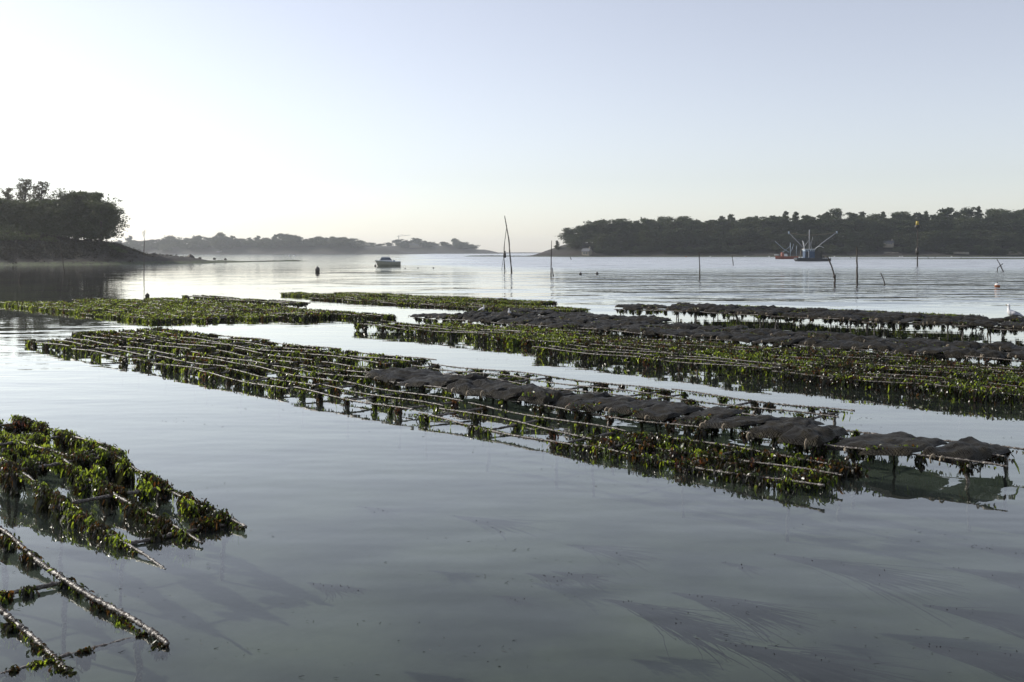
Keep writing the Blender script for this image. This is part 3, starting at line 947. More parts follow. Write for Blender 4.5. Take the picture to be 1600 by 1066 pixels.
# ------------------------------------------------------------------ oyster bags
def bag_mesh(seed, L=1.10, W=.57, T=.09):
    rs = np.random.RandomState(seed)
    nu, nv = 30, 16
    U = np.linspace(-1, 1, nu)
    V = np.linspace(-1, 1, nv)
    vs, fs = [], []
    ph = rs.uniform(0, 6, 6)
    def lump(u, v):
        return .5 + .30 * math.sin(u * 4.2 + ph[0]) * math.cos(v * 2.3 + ph[1]) + .20 * math.sin(u * 8 + v * 3 + ph[2]) + .16 * math.sin(u * 5 - v * 6 + ph[3]) + .13 * math.sin(u * 17 + ph[4]) * math.sin(v * 10 + ph[5]) + rs.uniform(-.07, .07)
    for sgn in (1, -1):
        for v in V:
            for u in U:
                e = (1 - abs(u) ** 5) * (1 - abs(v) ** 3.2)
                z = T * e ** .38 * (.30 + lump(u, v) * .75) if sgn > 0 else -T * .35 * e ** .5
                uu = u * L / 2
                droop = -.2 * max(0, abs(uu) - .46) ** 1.0 - .035 * (max(0, abs(u) - .6) / .4) ** 2
                sag = -.02 * (1 - (2 * abs(uu) / .55 - 1) ** 2) if abs(uu) < .55 else 0
                x = v * W / 2 * (1 - .10 * abs(u) ** 6) + .015 * math.sin(u * 3 + ph[1])
                vs.append((x, uu * (1 - .03 * v * v), z + droop + sag))
    k = nu * nv
    for s in range(2):
        for j in range(nv - 1):
            for i in range(nu - 1):
                a = s * k + j * nu + i
                q = (a, a + 1, a + nu + 1, a + nu)
                fs.append(q if s else q[::-1])
    b = MB()
    b.add(vs, fs)
    me = b.mesh('oyster_bag', M_BAG)
    return me
BAGS = [bag_mesh(s) for s in range(201, 208)]
def strap_mesh(seed):
    """rubber band hooked over the end of a bag and down round the rail"""
    rg = random.Random(seed)
    b = MB()
    pts = []
    for k in range(9):
        a = -0.6 + k / 8 * 3.6
        pts.append((rg.uniform(-.004, .004), -.045 * math.cos(a) - .03, .052 * math.sin(a) - .02))
    b.tube(pts, [.010] * 9, 6)
    return b.mesh('strap', M_ROPE)
STRAPS = [strap_mesh(s) for s in (1, 2)]

def tuft_mesh(seed):
    rs = np.random.RandomState(seed)
    n = 150
    k = rs.randint(0, 5, n)
    cx, cy = rs.uniform(-.22, .22, 5), rs.choice([-.5, -.42, -.3, .1, .45], 5)
    P = np.stack([cx[k] + rs.normal(0, .05, n), cy[k] + rs.normal(0, .04, n), rs.uniform(.01, .05, n)], 1)
    D = np.stack([rs.normal(0, 1, n), rs.normal(0, 1, n), rs.uniform(-.3, .8, n)], 1)
    co, q, per = blades(rs, P, D, rs.uniform(.02, .07, n), rs.uniform(.012, .03, n))
    return np_mesh('seaweed_tuft', co, q, M_WEED, tint=np.repeat(np.clip(rs.normal(.5, .2, n), 0, 1), per))
TUFTS = [tuft_mesh(s) for s in (401, 402, 403)]

def bag_row(key, n, t0, t1, z, where, straps=True, pitch=.56, skip=()):
    k = int((t1 - t0) / pitch)
    for i in range(k):
        if i in skip: continue
        t = t0 + (i + .5) * pitch + rr.uniform(-.10, .10)
        zz = (z(t) if callable(z) else z) + rr.uniform(-.015, .03)
        o = place('oyster_bag', rr.choice(BAGS), None, grid(t, n + TW / 2 + rr.uniform(-.14, .12), zz),
                  (rr.uniform(-.05, .05), rr.uniform(-.16, .10), ANG + rr.uniform(-.22, .22)), (rr.uniform(.92, 1.22), rr.uniform(.90, 1.10), rr.uniform(.7, 1.45)))
        if rr.random() < .5: o.rotation_euler.z += math.pi
        if straps:
            near = -1 if abs(o.rotation_euler.z - ANG) < 1 else 1
            for q in range(rr.choice((0, 1, 1, 2))):
                s = place('strap', rr.choice(STRAPS), o, (rr.uniform(-.2, .2), near * .565, -.02), (0, 0, rr.uniform(-.3, .3) + (0 if near < 0 else math.pi)))
        if rr.random() < .30: place('seaweed_tuft', rr.choice(TUFTS), o)['kind'] = 'stuff'
        tag(o, 'dark mesh oyster bag, %s from the far end of %s' % (ordinal(i), where), 'oyster bag', 'oyster bags of ' + where)

bag_row('B', 1.55, -5.7, 5.1, .21, 'the middle bank bag row')
bag_row('R4', 11.75, -16.9, 3.4, .305, 'the eastern front bag row')
bag_row('R5', 13.2, -16.3, 2.4, .315, 'the eastern middle bag row')
bag_row('R6', 14.65, -15.9, -8.9, .345, 'the eastern rear bag row', straps=False)
bag_row('G1', 19.4, -14.7, 1.7, .40, 'the gull row')
bag_row('G2', 20.9, -13.4, 1.5, .42, 'the row behind the gull row', straps=False)

# ------------------------------------------------------------------ stakes and beacons
def stake(path, r, label, extra=None, group='stakes standing in the bay', name='stake', mat=None):
    """path: photo points (x, y) from the water up; the first fixes the distance"""
    base = on_water(path[0][0], path[0][1])
    Y = base.y
    pts = [(0, 0, -.55)]
    for i, (x, y) in enumerate(path):
        pts.append((xat(x, Y) - base.x, 0.02 * i, elev(y, Y)))
    n = len(pts)
    b = MB()
    fine, rad = [], []
    rg = random.Random(int(path[0][0]))
    for i in range(n - 1):
        for s in range(4):
            t = s / 4
            fine.append(tuple(pts[i][k] * (1 - t) + pts[i + 1][k] * t + (rg.uniform(-.012, .012) if k < 2 else 0) for k in range(3)))
            rad.append(r * (1 - .55 * (i + t) / (n - 1)) * rg.uniform(.85, 1.15))
    fine.append(pts[-1]); rad.append(r * .4)
    o = empty(name, (base.x, base.y, 0))
    pole = MB()
    pole.tube(fine, rad, 6)
    pole.build('pole', mat or M_WOOD, o)
    if extra: extra(o, base, Y)
    tag(o, label, 'stake', group)
    return o

def twigs(o, base, Y):
    b = MB()
    rg = random.Random(3)
    top = elev(356, Y)
    for k in range(7):
        z0 = elev(372 - k, Y)
        b.tube([(0, 0.05, z0), (rg.uniform(-.35, .35), 0, z0 + .6), (rg.uniform(-.6, .6), 0, top - rg.uniform(0, .8))], [.02, .014, .006], 4)
    b.build('twigs', M_WOOD, o)
def collar(y0, y1, r):
    def f(o, base, Y):
        b = MB()
        z0, z1 = elev(y0, Y), elev(y1, Y)
        b.lathe([(r * .7, z0), (r, z0 + .1), (r * .9, (z0 + z1) / 2), (r * .5, z1)], (0, 0, 0), 9)
        b.build('weed_collar', M_BLACKBUOY, o)
    return f
stake([(225, 417), (224.6, 395), (225.5, 372)], .11, 'twiggy stake in front of the headland spit', twigs)
stake([(100, 424), (97, 402), (92, 376)], .08, 'dark leaning stake against the headland bank')
stake([(30, 438), (31, 428)], .09, 'short dark stake end in the headland reflection')
stake([(788.5, 420.5), (787, 400), (788.5, 378), (792, 352)], .10, 'nearer-spit thin stake with weed collar, of the crossing pair', collar(403, 392, .22))
stake([(799.5, 426), (797, 400), (795, 374), (791, 352), (788.5, 337)], .11, 'tallest curved stake of the crossing pair in mid bay')
stake([(784, 422), (786, 405)], .05, 'short thin stick beside the crossing pair of stakes')
stake([(861, 431), (861.3, 405), (862, 376)], .085, 'straight upright stake before the island tip')
stake([(864.3, 431), (863.6, 424), (863, 418)], .09, 'short stump leaning beside the upright stake before the island tip')
stake([(1093.5, 437), (1093.3, 415), (1092.5, 394)], .075, 'crooked stake alone in the open water before the island wood')
stake([(1146, 415), (1145, 407), (1144, 398)], .10, 'short wavy stake in front of the island wood')
stake([(1304, 447), (1305, 436), (1300, 416), (1293.5, 401)], .085, 'bent leaning stake below the blue barge', collar(434, 429, .12))
stake([(1339.5, 446), (1339.4, 415), (1339, 386)], .085, 'straight upright stake just beyond the bent one')
stake([(1383, 445), (1380.5, 436), (1376.5, 426)], .06, 'small curved greenish stick in the rippled water')
stake([(1433.5, 417), (1434, 390), (1434, 350)], .13, 'beacon pole with yellow topmark and dark collar', lambda o, b, Y: (
    MB().box((0, 0, elev(349, Y)), (.40, .40, .7), taper=.8).build('topmark', M_YELLOW, o), MB().box((0, 0, elev(354, Y)), (.62, .62, .45)).build('mark_base', M_DARK, o),
    MB().lathe([(.2, elev(398, Y)), (.3, elev(394, Y)), (.22, elev(387, Y))], (0, 0, 0), 8).build('weed_collar', M_BLACKBUOY, o)), name='beacon')
stake([(1568, 425), (1563, 414), (1558, 405)], .09, 'leaning stake near the picture edge before the tidal reef', lambda o, b, Y: MB().tube([(-.8, 0, -.5), (-.7, 0, .5), (-.05, 0, 1.0)], .05, 5).build('prop', M_WOOD, o))
stake([(892.5, 406), (891, 401)], .2, 'short leaning stump close to the island tip')
for i, (x, ya, yb, dx) in enumerate([(1452, 404, 399, -6), (1460, 405, 401, 2), (1330, 403.5, 397, -6), (1500, 404, 402, 3)]):
    stake([(x, ya), (x + dx, yb)], .12, 'tiny crooked stick, %s along the dark tidal reef' % ORD[i], group='sticks along the tidal reef')
# thin rod beside the foremost eastern rack
stake([(841, 556), (841, 546), (841, 537)], .012, 'thin iron rod at the end of the foremost eastern rack', mat=M_IRON)

# ------------------------------------------------------------------ floats
def buoy(x, y, r, mat, label, cap=None, group='floats and mooring buoys', egg=1.0, name='mooring_buoy'):
    p = on_water(x, y)
    o = empty(name, (p.x, p.y, 0))
    b = MB()
    b.lathe([(r * math.sin(a), r * egg * (-math.cos(a)) + r * .55 * egg) for a in np.linspace(.15, 3.0, 10)], (0, 0, 0), 14)
    b.build('float', mat, o)
    e = MB()
    e.tube([(-r * .2, 0, r * 1.5 * egg), (-r * .15, 0, r * 1.8 * egg), (r * .15, 0, r * 1.8 * egg), (r * .2, 0, r * 1.5 * egg)], r * .09, 5)
    e.build('eye', M_DARK, o)
    if cap:
        c = MB()
        c.lathe([(r * 1.02 * math.sin(a), r * egg * (-math.cos(a)) + r * .55 * egg) for a in np.linspace(1.9, 2.7, 5)], (0, 0, 0), 14)
        c.build('cap', cap, o)
    tag(o, label, 'buoy', group)
buoy(496, 425, .29, M_BLACKBUOY, 'dark egg-shaped float alone in front of the far hill', egg=1.35)
buoy(1558.5, 449, .18, M_BUOY, 'round orange float with pale cap near the picture edge', M_WHITE)
buoy(907, 429.5, .16, M_BLACKBUOY, 'small dark float nearer the upright stake, of a pair')
buoy(933, 429, .16, M_BLACKBUOY, 'small dark round float, outer of the pair off the island')
buoy(230, 464, .12, M_BLACKBUOY, 'dark round float just behind the western weed bank')
for i, (x, y, s) in enumerate([(633, 420, .08), (653, 419.5, .09), (677, 419.5, .11), (545, 403, .12)]):
    buoy(x, y, s, M_BLACKBUOY, 'tiny dark float, %s outward from the motor boat stern' % ORD[i], group='tiny floats off the motor boat')
for i, x in enumerate((1072, 1110, 1164, 1202, 1304, 1406, 1410, 1487)):
    buoy(x, 401.9, .34, M_WHITE if i else M_BUOY, 'small pale mooring float, %s along the island beach from the tip' % ORD[i], group='pale floats along the island beach')
for i, x in enumerate((452, 460)):
    buoy(x, 401.4, .5, M_WHITE, 'tiny white float under the pale western hill, %s of two' % ORD[i], group='white floats under the western hill')

# ------------------------------------------------------------------ boats
def hull_rings(L, B, D, F, sheer, stations):
    """stations: (x fraction, half-beam fraction, keel height, stem rake)"""
    rings = []
    for fx, fb, kz, zs in stations:
        x = fx * L
        hb = B / 2 * fb
        top = F + zs
        ring = [(x, -hb, top), (x, -hb * .97, top * .55), (x, -hb * .85, 0.02), (x, -hb * .45, kz * .7), (x, 0, kz), (x, hb * .45, kz * .7), (x, hb * .85, 0.02), (x, hb * .97, top * .55), (x, hb, top)]
        rings.append(ring)
    return rings

def motor_boat():
    p = on_water(607, 416)
    o = empty('motor_boat', (p.x, p.y, 0), R(6))
    # local x: bow towards -x; hull 4.6 m
    st = [(-.50, .04, .45, .22), (-.46, .26, .10, .20), (-.38, .55, -.18, .16), (-.22, .86, -.28, .10), (0, 1.0, -.30, .03), (.25, 1.0, -.30, 0), (.46, .94, -.28, 0), (.47, .92, -.25, 0)]
    rings = hull_rings(4.4, 1.9, .3, .78, 0, st)
    rings = [[(q[0] - (.12 - .55 * (1 - q[2])) * max(0, 1 - 1.6 * i / 3), q[1], q[2]) for q in r] for i, r in enumerate(rings)]
    b = MB()
    b.loft(rings, closed=False)
    b.add([q for q in rings[-1]], [tuple(range(9))])
    b.build('hull', M_CREAM, o)
    d = MB()
    d.loft([[(r[0][0], r[0][1] * .98, r[0][2] - .03), (r[0][0], 0, r[0][2] + .02), (r[-1][0], r[-1][1] * .98, r[-1][2] - .03)] for r in rings], closed=False)
    d.build('deck', M_PALEBLUE, o)
    g = MB()
    for s in (0, -1):
        g.tube([(r[s][0], r[s][1] * 1.01, r[s][2]) for r in rings], .035, 6)
    g.build('rubbing_strake', M_PALEBLUE, o)
    c = MB()
    c.loft([
            [(-1.55, -.58, .80), (-1.55, .58, .80), (.70, .72, .80), (.70, -.72, .80)],
            [(-1.50, -.58, 1.00), (-1.50, .58, 1.00), (.66, .70, 1.00), (.66, -.70, 1.00)],
            [(-1.20, -.52, 1.52), (-1.20, .52, 1.52), (.22, .58, 1.52), (.22, -.58, 1.52)],
            [(-1.08, -.46, 1.62), (-1.08, .46, 1.62), (.08, .50, 1.62), (.08, -.50, 1.62)]])
    c.build('cabin', M_WHITE, o, smooth=False)
    w = MB()
    for s in (-1, 1):
        w.add([(-1.40, s * .60, 1.04), (.56, s * .705, 1.04), (.22, s * .60, 1.46), (-1.14, s * .545, 1.46)], [(0, 1, 2, 3)])
    wo_ = w.build('side_window', M_GLASS, o, smooth=False)
    ws = MB()
    ws.add([(-1.50, -.5, 1.04), (-1.50, .5, 1.04), (-1.255, .46, 1.46), (-1.255, -.46, 1.46)], [(0, 1, 2, 3)])
    ws.build('windscreen', M_GLASS, o, smooth=False)
    e = MB()
    e.box((.95, .1, .92), (.35, .4, .3), taper=.8)
    e.build('engine_cover', M_PALEBLUE, o)
    r_ = MB()
    for s in (-1, 1):
        r_.tube([(-1.3, s * .62, .9), (-1.5, s * .55, 1.22), (-2.1, s * .3, 1.30), (-2.42, 0, 1.32)], .02, 5)
    r_.tube([(-2.1, .28, 1.3), (-2.05, .26, 1.0)], .018, 5)
    r_.tube([(-2.1, -.28, 1.3), (-2.05, -.26, 1.0)], .018, 5)
    r_.build('bow_rail', M_WHITE, o)
    ln = MB()
    ln.tube([(-2.3, -.05, .95), (-2.25, -.1, .5), (-2.2, -.15, .08)], .025, 5)
    ln.tube([(-2.15, .1, .95), (-2.0, .0, .45), (-1.95, -.1, .02)], .025, 5)
    ln.build('mooring_line', M_ROPE, o)
    m = MB()
    m.lathe([(.02, -.1), (.17, .0), (.16, .14), (.04, .26)], (-2.22, -.2, 0), 10)
    m.build('mooring_float', M_BLACKBUOY, o)
    tag(o, 'cream and white cabin motor boat moored alone in mid bay', 'motor boat')
motor_boat()

def barge():
    p = on_water(1269, 408.5)
    o = empty('work_barge', (p.x, p.y, 0), 0)
    h = MB()
    h.loft([[(-4.3, -1.4, .35), (-4.3, 1.4, .35), (-4.3, 1.4, .95), (-4.3, -1.4, .95)],
            [(-3.6, -1.8, -.3), (-3.6, 1.8, -.3), (-3.6, 1.8, .92), (-3.6, -1.8, .92)],
            [(4.0, -1.8, -.3), (4.0, 1.8, -.3), (4.0, 1.8, .78), (4.0, -1.8, .78)],
            [(4.4, -1.6, .15), (4.4, 1.6, .15), (4.4, 1.6, .78), (4.4, -1.6, .78)]])
    h.build('hull', M_NAVY, o, smooth=False)
    k = MB()
    k.box((-.9, -.1, 1.75), (2.5, 2.0, 1.75))
    wh = k.build('wheelhouse', M_BLUE, o, smooth=False)
    k2 = MB()
    k2.box((-.9, -.1, 2.86), (2.56, 2.06, .46))
    k2.build('upper_band', M_PALEBLUE, o, smooth=False)
    rf = MB()
    rf.box((-.9, -.1, 3.15), (2.9, 2.3, .12))
    rf.build('roof', M_WHITE, o, smooth=False)
    for x in (-1.7, -1.05, -.4, .1):
        w = MB()
        w.box((x, -1.14, 2.84), (.34, .03, .32))
        w.build('window', M_GLASS, o, smooth=False)
    dr = MB()
    dr.box((-1.6, -1.12, 1.75), (.6, .04, 1.5))
    dr.build('door', M_NAVY, o, smooth=False)
    hp = MB()
    hp.box((-1.22, -1.118, 1.8), (.16, .05, 1.7))
    hp.build('white_post', M_WHITE, o, smooth=False)
    m = MB()
    m.tube([(-.7, 0, 3.15), (-.7, 0, 8.2)], [.17, .11], 8)
    m.build('mast', M_BOOM, o)
    for pts in ([(-2.2, 0, 3.3), (-2.9, 0, 4.2), (-6.0, 0, 7.4)], [(.7, 0, 3.1), (2.6, 0, 4.7), (6.4, 0, 7.5)]):
        b = MB()
        b.tube(pts, [.14, .12, .09], 7)
        bo = b.build('boom', M_BOOM, o)
        q = MB()
        q.box((pts[-1][0], 0, pts[-1][2]), (.34, .2, .6))
        q.build('block', M_PALEBLUE, bo)
    s = MB()
    s.tube([(-.7, 0, 5.6), (-2.3, 0, 3.4)], .06, 5)
    s.tube([(-.7, 0, 5.6), (-.1, 0, 3.2)], .1, 5)
    s.tube([(.25, .2, 6.4), (-.2, .2, 4.2)], .07, 5)
    s.build('mast_stay', M_BOOM, o)
    w2 = MB()
    w2.tube([(-5.9, 0, 7.35), (-3.2, 0, 6.9), (-.7, 0, 6.75), (3.0, 0, 7.0), (6.3, 0, 7.45)], .035, 4)
    w2.build('wire', M_ROPE, o)
    hr = MB()
    hr.tube([(-2.15, -.2, 3.2), (-2.25, -.2, 4.4), (-2.4, -.2, 5.1), (-2.6, -.2, 5.3)], [.13, .17, .13, .06], 7)
    hr.build('exhaust', M_WHITE, o)
    ar = MB()
    ar.tube([(.6, -.4, 3.2), (1.4, -.4, 3.8), (2.2, -.4, 3.9), (2.9, -.4, 3.5)], .06, 5)
    ar.build('gantry_rail', M_WHITE, o)
    wn = MB()
    wn.box((1.15, 0, 1.75), (1.3, 1.6, 1.9))
    wn.lathe([(.45, -.8), (.45, .8)], (2.15, 0, 1.55), 10)
    wn.build('winch', M_DARK, o, smooth=False)
    for x in (2.7, 3.3, 3.8):
        c = MB()
        c.box((x, -.3, 1.02 + .06 * x / 3), (.5, .8, .42))
        c.build('crate', M_ROPE if x == 3.3 else M_DARK, o, smooth=False)
    rl = MB()
    for x in np.linspace(2.3, 4.2, 5):
        rl.tube([(x, -1.6, .78), (x, -1.6, 1.5)], .035, 4)
    rl.tube([(2.3, -1.6, 1.5), (4.2, -1.6, 1.45)], .035, 4)
    rl.build('guard_rail', M_DARK, o)
    ti = MB()
    ti.tube([(-2.9, 0, 3.0), (-2.9, 0, .9)], .06, 5)
    ti.tube([(-3.1, -.5, 2.5), (-3.1, -.5, .9)], .08, 5)
    ti.build('deck_post', M_ROPE, o)
    tag(o, 'dark barge with blue wheelhouse, white mast and two raised booms', 'work boat')
barge()

def red_boat():
    p = on_water(1229, 405.0)
    o = empty('fishing_boat', (p.x, p.y, 0), 0)
    sc = 1.0
    h = MB()
    st = [(-.5, .10, .3, .25), (-.42, .55, -.1, .15), (-.2, .95, -.3, .02), (.2, 1, -.3, 0), (.45, .9, -.3, .02), (.5, .8, -.2, .05)]
    rings = hull_rings(7.6, 2.6, .3, .95, 0, st)
    h.loft(rings, closed=False)
    h.add(rings[-1], [tuple(range(9))])
    h.build('hull', M_RED, o)
    d = MB()
    d.loft([[(r[0][0], r[0][1] * .97, r[0][2] - .12), (r[-1][0], r[-1][1] * .97, r[-1][2] - .12)] for r in rings], closed=False)
    d.build('deck', M_DARK, o)
    c = MB()
    c.box((-1.4, 0, 1.55), (.75, 1.4, 1.4))
    c.build('red_cabin', M_RED, o, smooth=False)
    c2 = MB()
    c2.box((-.4, 0, 1.35), (1.2, 1.5, .85), taper=.8)
    c2.build('white_cover', M_WHITE, o, smooth=False)
    e = MB()
    e.box((-3.4, 0, 1.45), (1.2, .4, .3))
    e.build('bow_roller', M_WHITE, o, smooth=False)
    m = MB()
    m.tube([(1.35, 0, .9), (1.3, 0, 5.6)], [.12, .07], 6)
    m.build('mast', M_PALEBLUE, o)
    b = MB()
    b.tube([(.9, 0, 2.3), (-1.2, 0, 3.6), (-3.9, 0, 6.1)], [.09, .08, .05], 6)
    b.build('boom', M_PALEBLUE, o)
    b = MB()
    b.tube([(1.35, 0, 2.2), (2.0, 0, 3.6), (2.45, 0, 5.2)], [.08, .07, .05], 6)
    b.build('boom', M_PALEBLUE, o)
    s = MB()
    s.tube([(1.3, 0, 4.4), (-2.2, 0, 1.6)], .05, 4)
    s.tube([(3.4, 0, .9), (3.4, 0, 4.6)], .06, 5)
    s.build('stay', M_PALEBLUE, o)
    tag(o, 'orange-red fishing boat with pale booms lying behind the blue barge', 'fishing boat')
red_boat()

# ------------------------------------------------------------------ houses and crane on the far shores
def house(x, yb, yt, Y, L, W, rz, label, z=None, nwin=2):
    X = xat(x, Y)
    zb = elev(yb, Y) if z is None else z
    zt = elev(yt, Y)
    hw = (zt - zb) * .6
    o = empty('house', (X, Y, zb), rz)
    w = MB()
    w.add([(-L / 2, -W / 2, -1.5), (L / 2, -W / 2, -1.5), (L / 2, W / 2, -1.5), (-L / 2, W / 2, -1.5), (-L / 2, -W / 2, hw), (L / 2, -W / 2, hw), (L / 2, W / 2, hw), (-L / 2, W / 2, hw), (-L / 2, 0, zt - zb), (L / 2, 0, zt - zb)],
          [(0, 1, 5, 4), (2, 3, 7, 6), (1, 2, 6, 9, 5), (3, 0, 4, 8, 7)])
    w.build('wall', M_WALL, o, smooth=False)
    r_ = MB()
    H = zt - zb
    for s in (-1, 1):
        r_.add([(-L / 2 - .25, s * (W / 2 + .25), hw - .15), (L / 2 + .25, s * (W / 2 + .25), hw - .15), (L / 2 + .25, 0, H + .15), (-L / 2 - .25, 0, H + .15),
                (-L / 2 - .25, s * (W / 2 + .25), hw - .02), (L / 2 + .25, s * (W / 2 + .25), hw - .02), (L / 2 + .25, 0, H + .28), (-L / 2 - .25, 0, H + .28)],
               [(0, 1, 2, 3), (4, 5, 6, 7), (0, 1, 5, 4), (1, 2, 6, 5), (3, 0, 4, 7)])
    ro = r_.build('roof', M_SLATE, o, smooth=False)
    ch = MB()
    ch.box((L / 2 - .4, 0, H + .5), (.6, .9, 1.3))
    ch.build('chimney', M_WALL, ro, smooth=False)
    for i in range(nwin):
        b = MB()
        b.box((-L / 2 + L * (i + 1) / (nwin + 1), -W / 2 - .02, hw * .5), (.9, .06, hw * .4))
        b.build('window', M_GLASS, o, smooth=False)
    b = MB()
    b.box((-L / 2 - .02, 0, hw * .5), (.06, .9, hw * .4))
    b.build('window', M_GLASS, o, smooth=False)
    tag(o, label, 'house')
house(917, 398.5, 389, 503, 4.2, 3.2, R(-35), 'small cream boathouse at the waterline near the island tip')
house(1388, 382.5, 377, 512, 4.6, 4, R(-10), 'pale house half hidden among the island trees above the beach', nwin=3)
house(340, 397, 393, 1160, 11, 8, R(-20), 'pale house at the foot of the western hill')
house(590, 390, 386, 1425, 12, 8, R(-15), 'pale house low on the far hill behind the motor boat')
house(650, 386, 381, 1415, 18, 9, R(5), 'long pale house among trees on the far hill', nwin=4)
house(526, 377, 371.5, 1202, 16, 9, R(0), 'big dark-roofed house on the crest of the western hill', nwin=4)

def sunlit_strip(x0, x1, y, h, label):  # added low strip; sunlight on the beach is put into its pale colour
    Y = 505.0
    o = empty('sunlit_strip', (xat((x0 + x1) / 2, Y), Y, elev(y, Y)))
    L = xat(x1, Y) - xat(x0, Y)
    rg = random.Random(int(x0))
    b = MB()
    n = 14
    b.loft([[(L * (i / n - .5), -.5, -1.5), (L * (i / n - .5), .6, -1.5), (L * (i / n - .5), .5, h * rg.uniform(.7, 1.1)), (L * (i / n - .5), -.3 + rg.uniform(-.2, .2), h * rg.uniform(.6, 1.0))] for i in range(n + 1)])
    b.build('strip_body', M_WALL, o, smooth=False)
    tag(o, label, 'wall', 'pale strips painted as sunlit island beach')
sunlit_strip(1382, 1404, 395.0, .3, 'short pale strip painted as sunlit beach below the half hidden house')
sunlit_strip(1478, 1514, 394.3, .2, 'thin pale strip painted as sunlit beach beyond the beacon pole')
sunlit_strip(1572, 1612, 394, .35, 'pale strip painted as sunlit beach running out of the picture edge')

def crane():
    Y = 1445
    X = xat(623, Y)
    g = ground(SP_HILLB, X, Y)
    o = empty('tower_crane', (X, Y, g))
    top = elev(368, Y) - g
    m = MB()
    for dx, dy in ((-.5, -.5), (.5, -.5), (.5, .5), (-.5, .5)):
        m.tube([(dx, dy, 0), (dx, dy, top)], .12, 4)
    for k in range(8):
        z = top * k / 8
        m.tube([(-.5, -.5, z), (.5, -.5, z + top / 8)], .07, 4)
    m.build('mast', M_DARK, o)
    j = MB()
    j.tube([(-3, 0, top - 1.2), (17, 0, top + .5)], .22, 4)
    j.tube([(0, 0, top), (0, 0, top + 2), (10, 0, top + .2)], .08, 4)
    j.build('jib', M_DARK, o)
    tag(o, 'thin tower crane standing over the trees of the far hill', 'crane')
crane()

# ------------------------------------------------------------------ birds
def gull(pos, rz, s, label, group=None):
    o = empty('gull', pos, rz)
    o.scale = (s * .92, s * 1.15, s * 1.18)
    o.rotation_euler.y = R(17)
    # head towards -x; one continuous body from tail to beak root
    sp = [(.27, .115, .012, .02), (.20, .125, .035, .028), (.10, .135, .065, .058), (0, .125, .085, .078), (-.09, .125, .085, .082), (-.15, .155, .062, .062), (-.175, .205, .038, .040),
          (-.185, .25, .033, .036), (-.20, .285, .040, .040), (-.225, .290, .036, .034), (-.25, .283, .016, .016)]
    rings = []
    for i, (x, z, ry, rz_) in enumerate(sp):
        a, c = sp[max(0, i - 1)], sp[min(len(sp) - 1, i + 1)]
        t = Vector((c[0] - a[0], 0, c[1] - a[1])).normalized()
        up = Vector((-t.z, 0, t.x))
        if up.z < 0 or (abs(up.z) < .3 and up.x > 0): up = -up
        up = -up if up.dot(Vector((.3, 0, 1))) < 0 and i < 5 else up
        rings.append([Vector((x, 0, z)) + Vector((0, 1, 0)) * math.cos(k * math.pi / 5) * ry + up * math.sin(k * math.pi / 5) * rz_ for k in range(10)])
    b = MB()
    b.loft(rings)
    b.build('body', M_FEATHER, o)
    for sd in (-1, 1):
        w = MB()
        w.loft([[(-.10, sd * .075, .16), (-.10, sd * .088, .12), (-.09, sd * .08, .085)], [(.02, sd * .070, .195), (.03, sd * .096, .125), (.04, sd * .085, .075)],
                [(.16, sd * .045, .185), (.17, sd * .070, .13), (.17, sd * .062, .095)], [(.30, sd * .012, .145), (.31, sd * .03, .125), (.30, sd * .022, .105)], [(.37, sd * .006, .125), (.375, sd * .012, .118), (.37, sd * .008, .112)]])
        w.build('wing', M_GREY, o)
        l = MB()
        l.tube([(-.02, sd * .03, .07), (-.02, sd * .03, 0)], .006, 5)
        l.box((-.04, sd * .03, .004), (.06, .035, .006))
        l.build('leg', M_BEAK, o)
    k = MB()
    k.loft([[(-.245, math.cos(a) * .012, .283 + math.sin(a) * .013) for a in (0, 1.57, 3.14, 4.71)], [(-.285, math.cos(a) * .008, .280 + math.sin(a) * .009) for a in (0, 1.57, 3.14, 4.71)],
            [(-.305, math.cos(a) * .002, .272 + math.sin(a) * .002) for a in (0, 1.57, 3.14, 4.71)]])
    k.build('beak', M_BEAK, o)
    tag(o, label, 'gull', group)
pg = on_water(1581, 497, .46)
gull((pg.x, pg.y, .45), R(-8), 1.0, 'white gull with grey wings standing on the bags near the picture edge', 'gulls on the oyster bags')
pg = on_water(754, 487, .42)
gull((pg.x, pg.y, .42), R(150), .55, 'small pale bird perched on the highest bags of the rear eastern row', 'gulls on the oyster bags')
pg = on_water(796, 492, .40)
gull((pg.x, pg.y, .40), R(70), .5, 'small dark bird facing away on the rear eastern bags', 'gulls on the oyster bags')

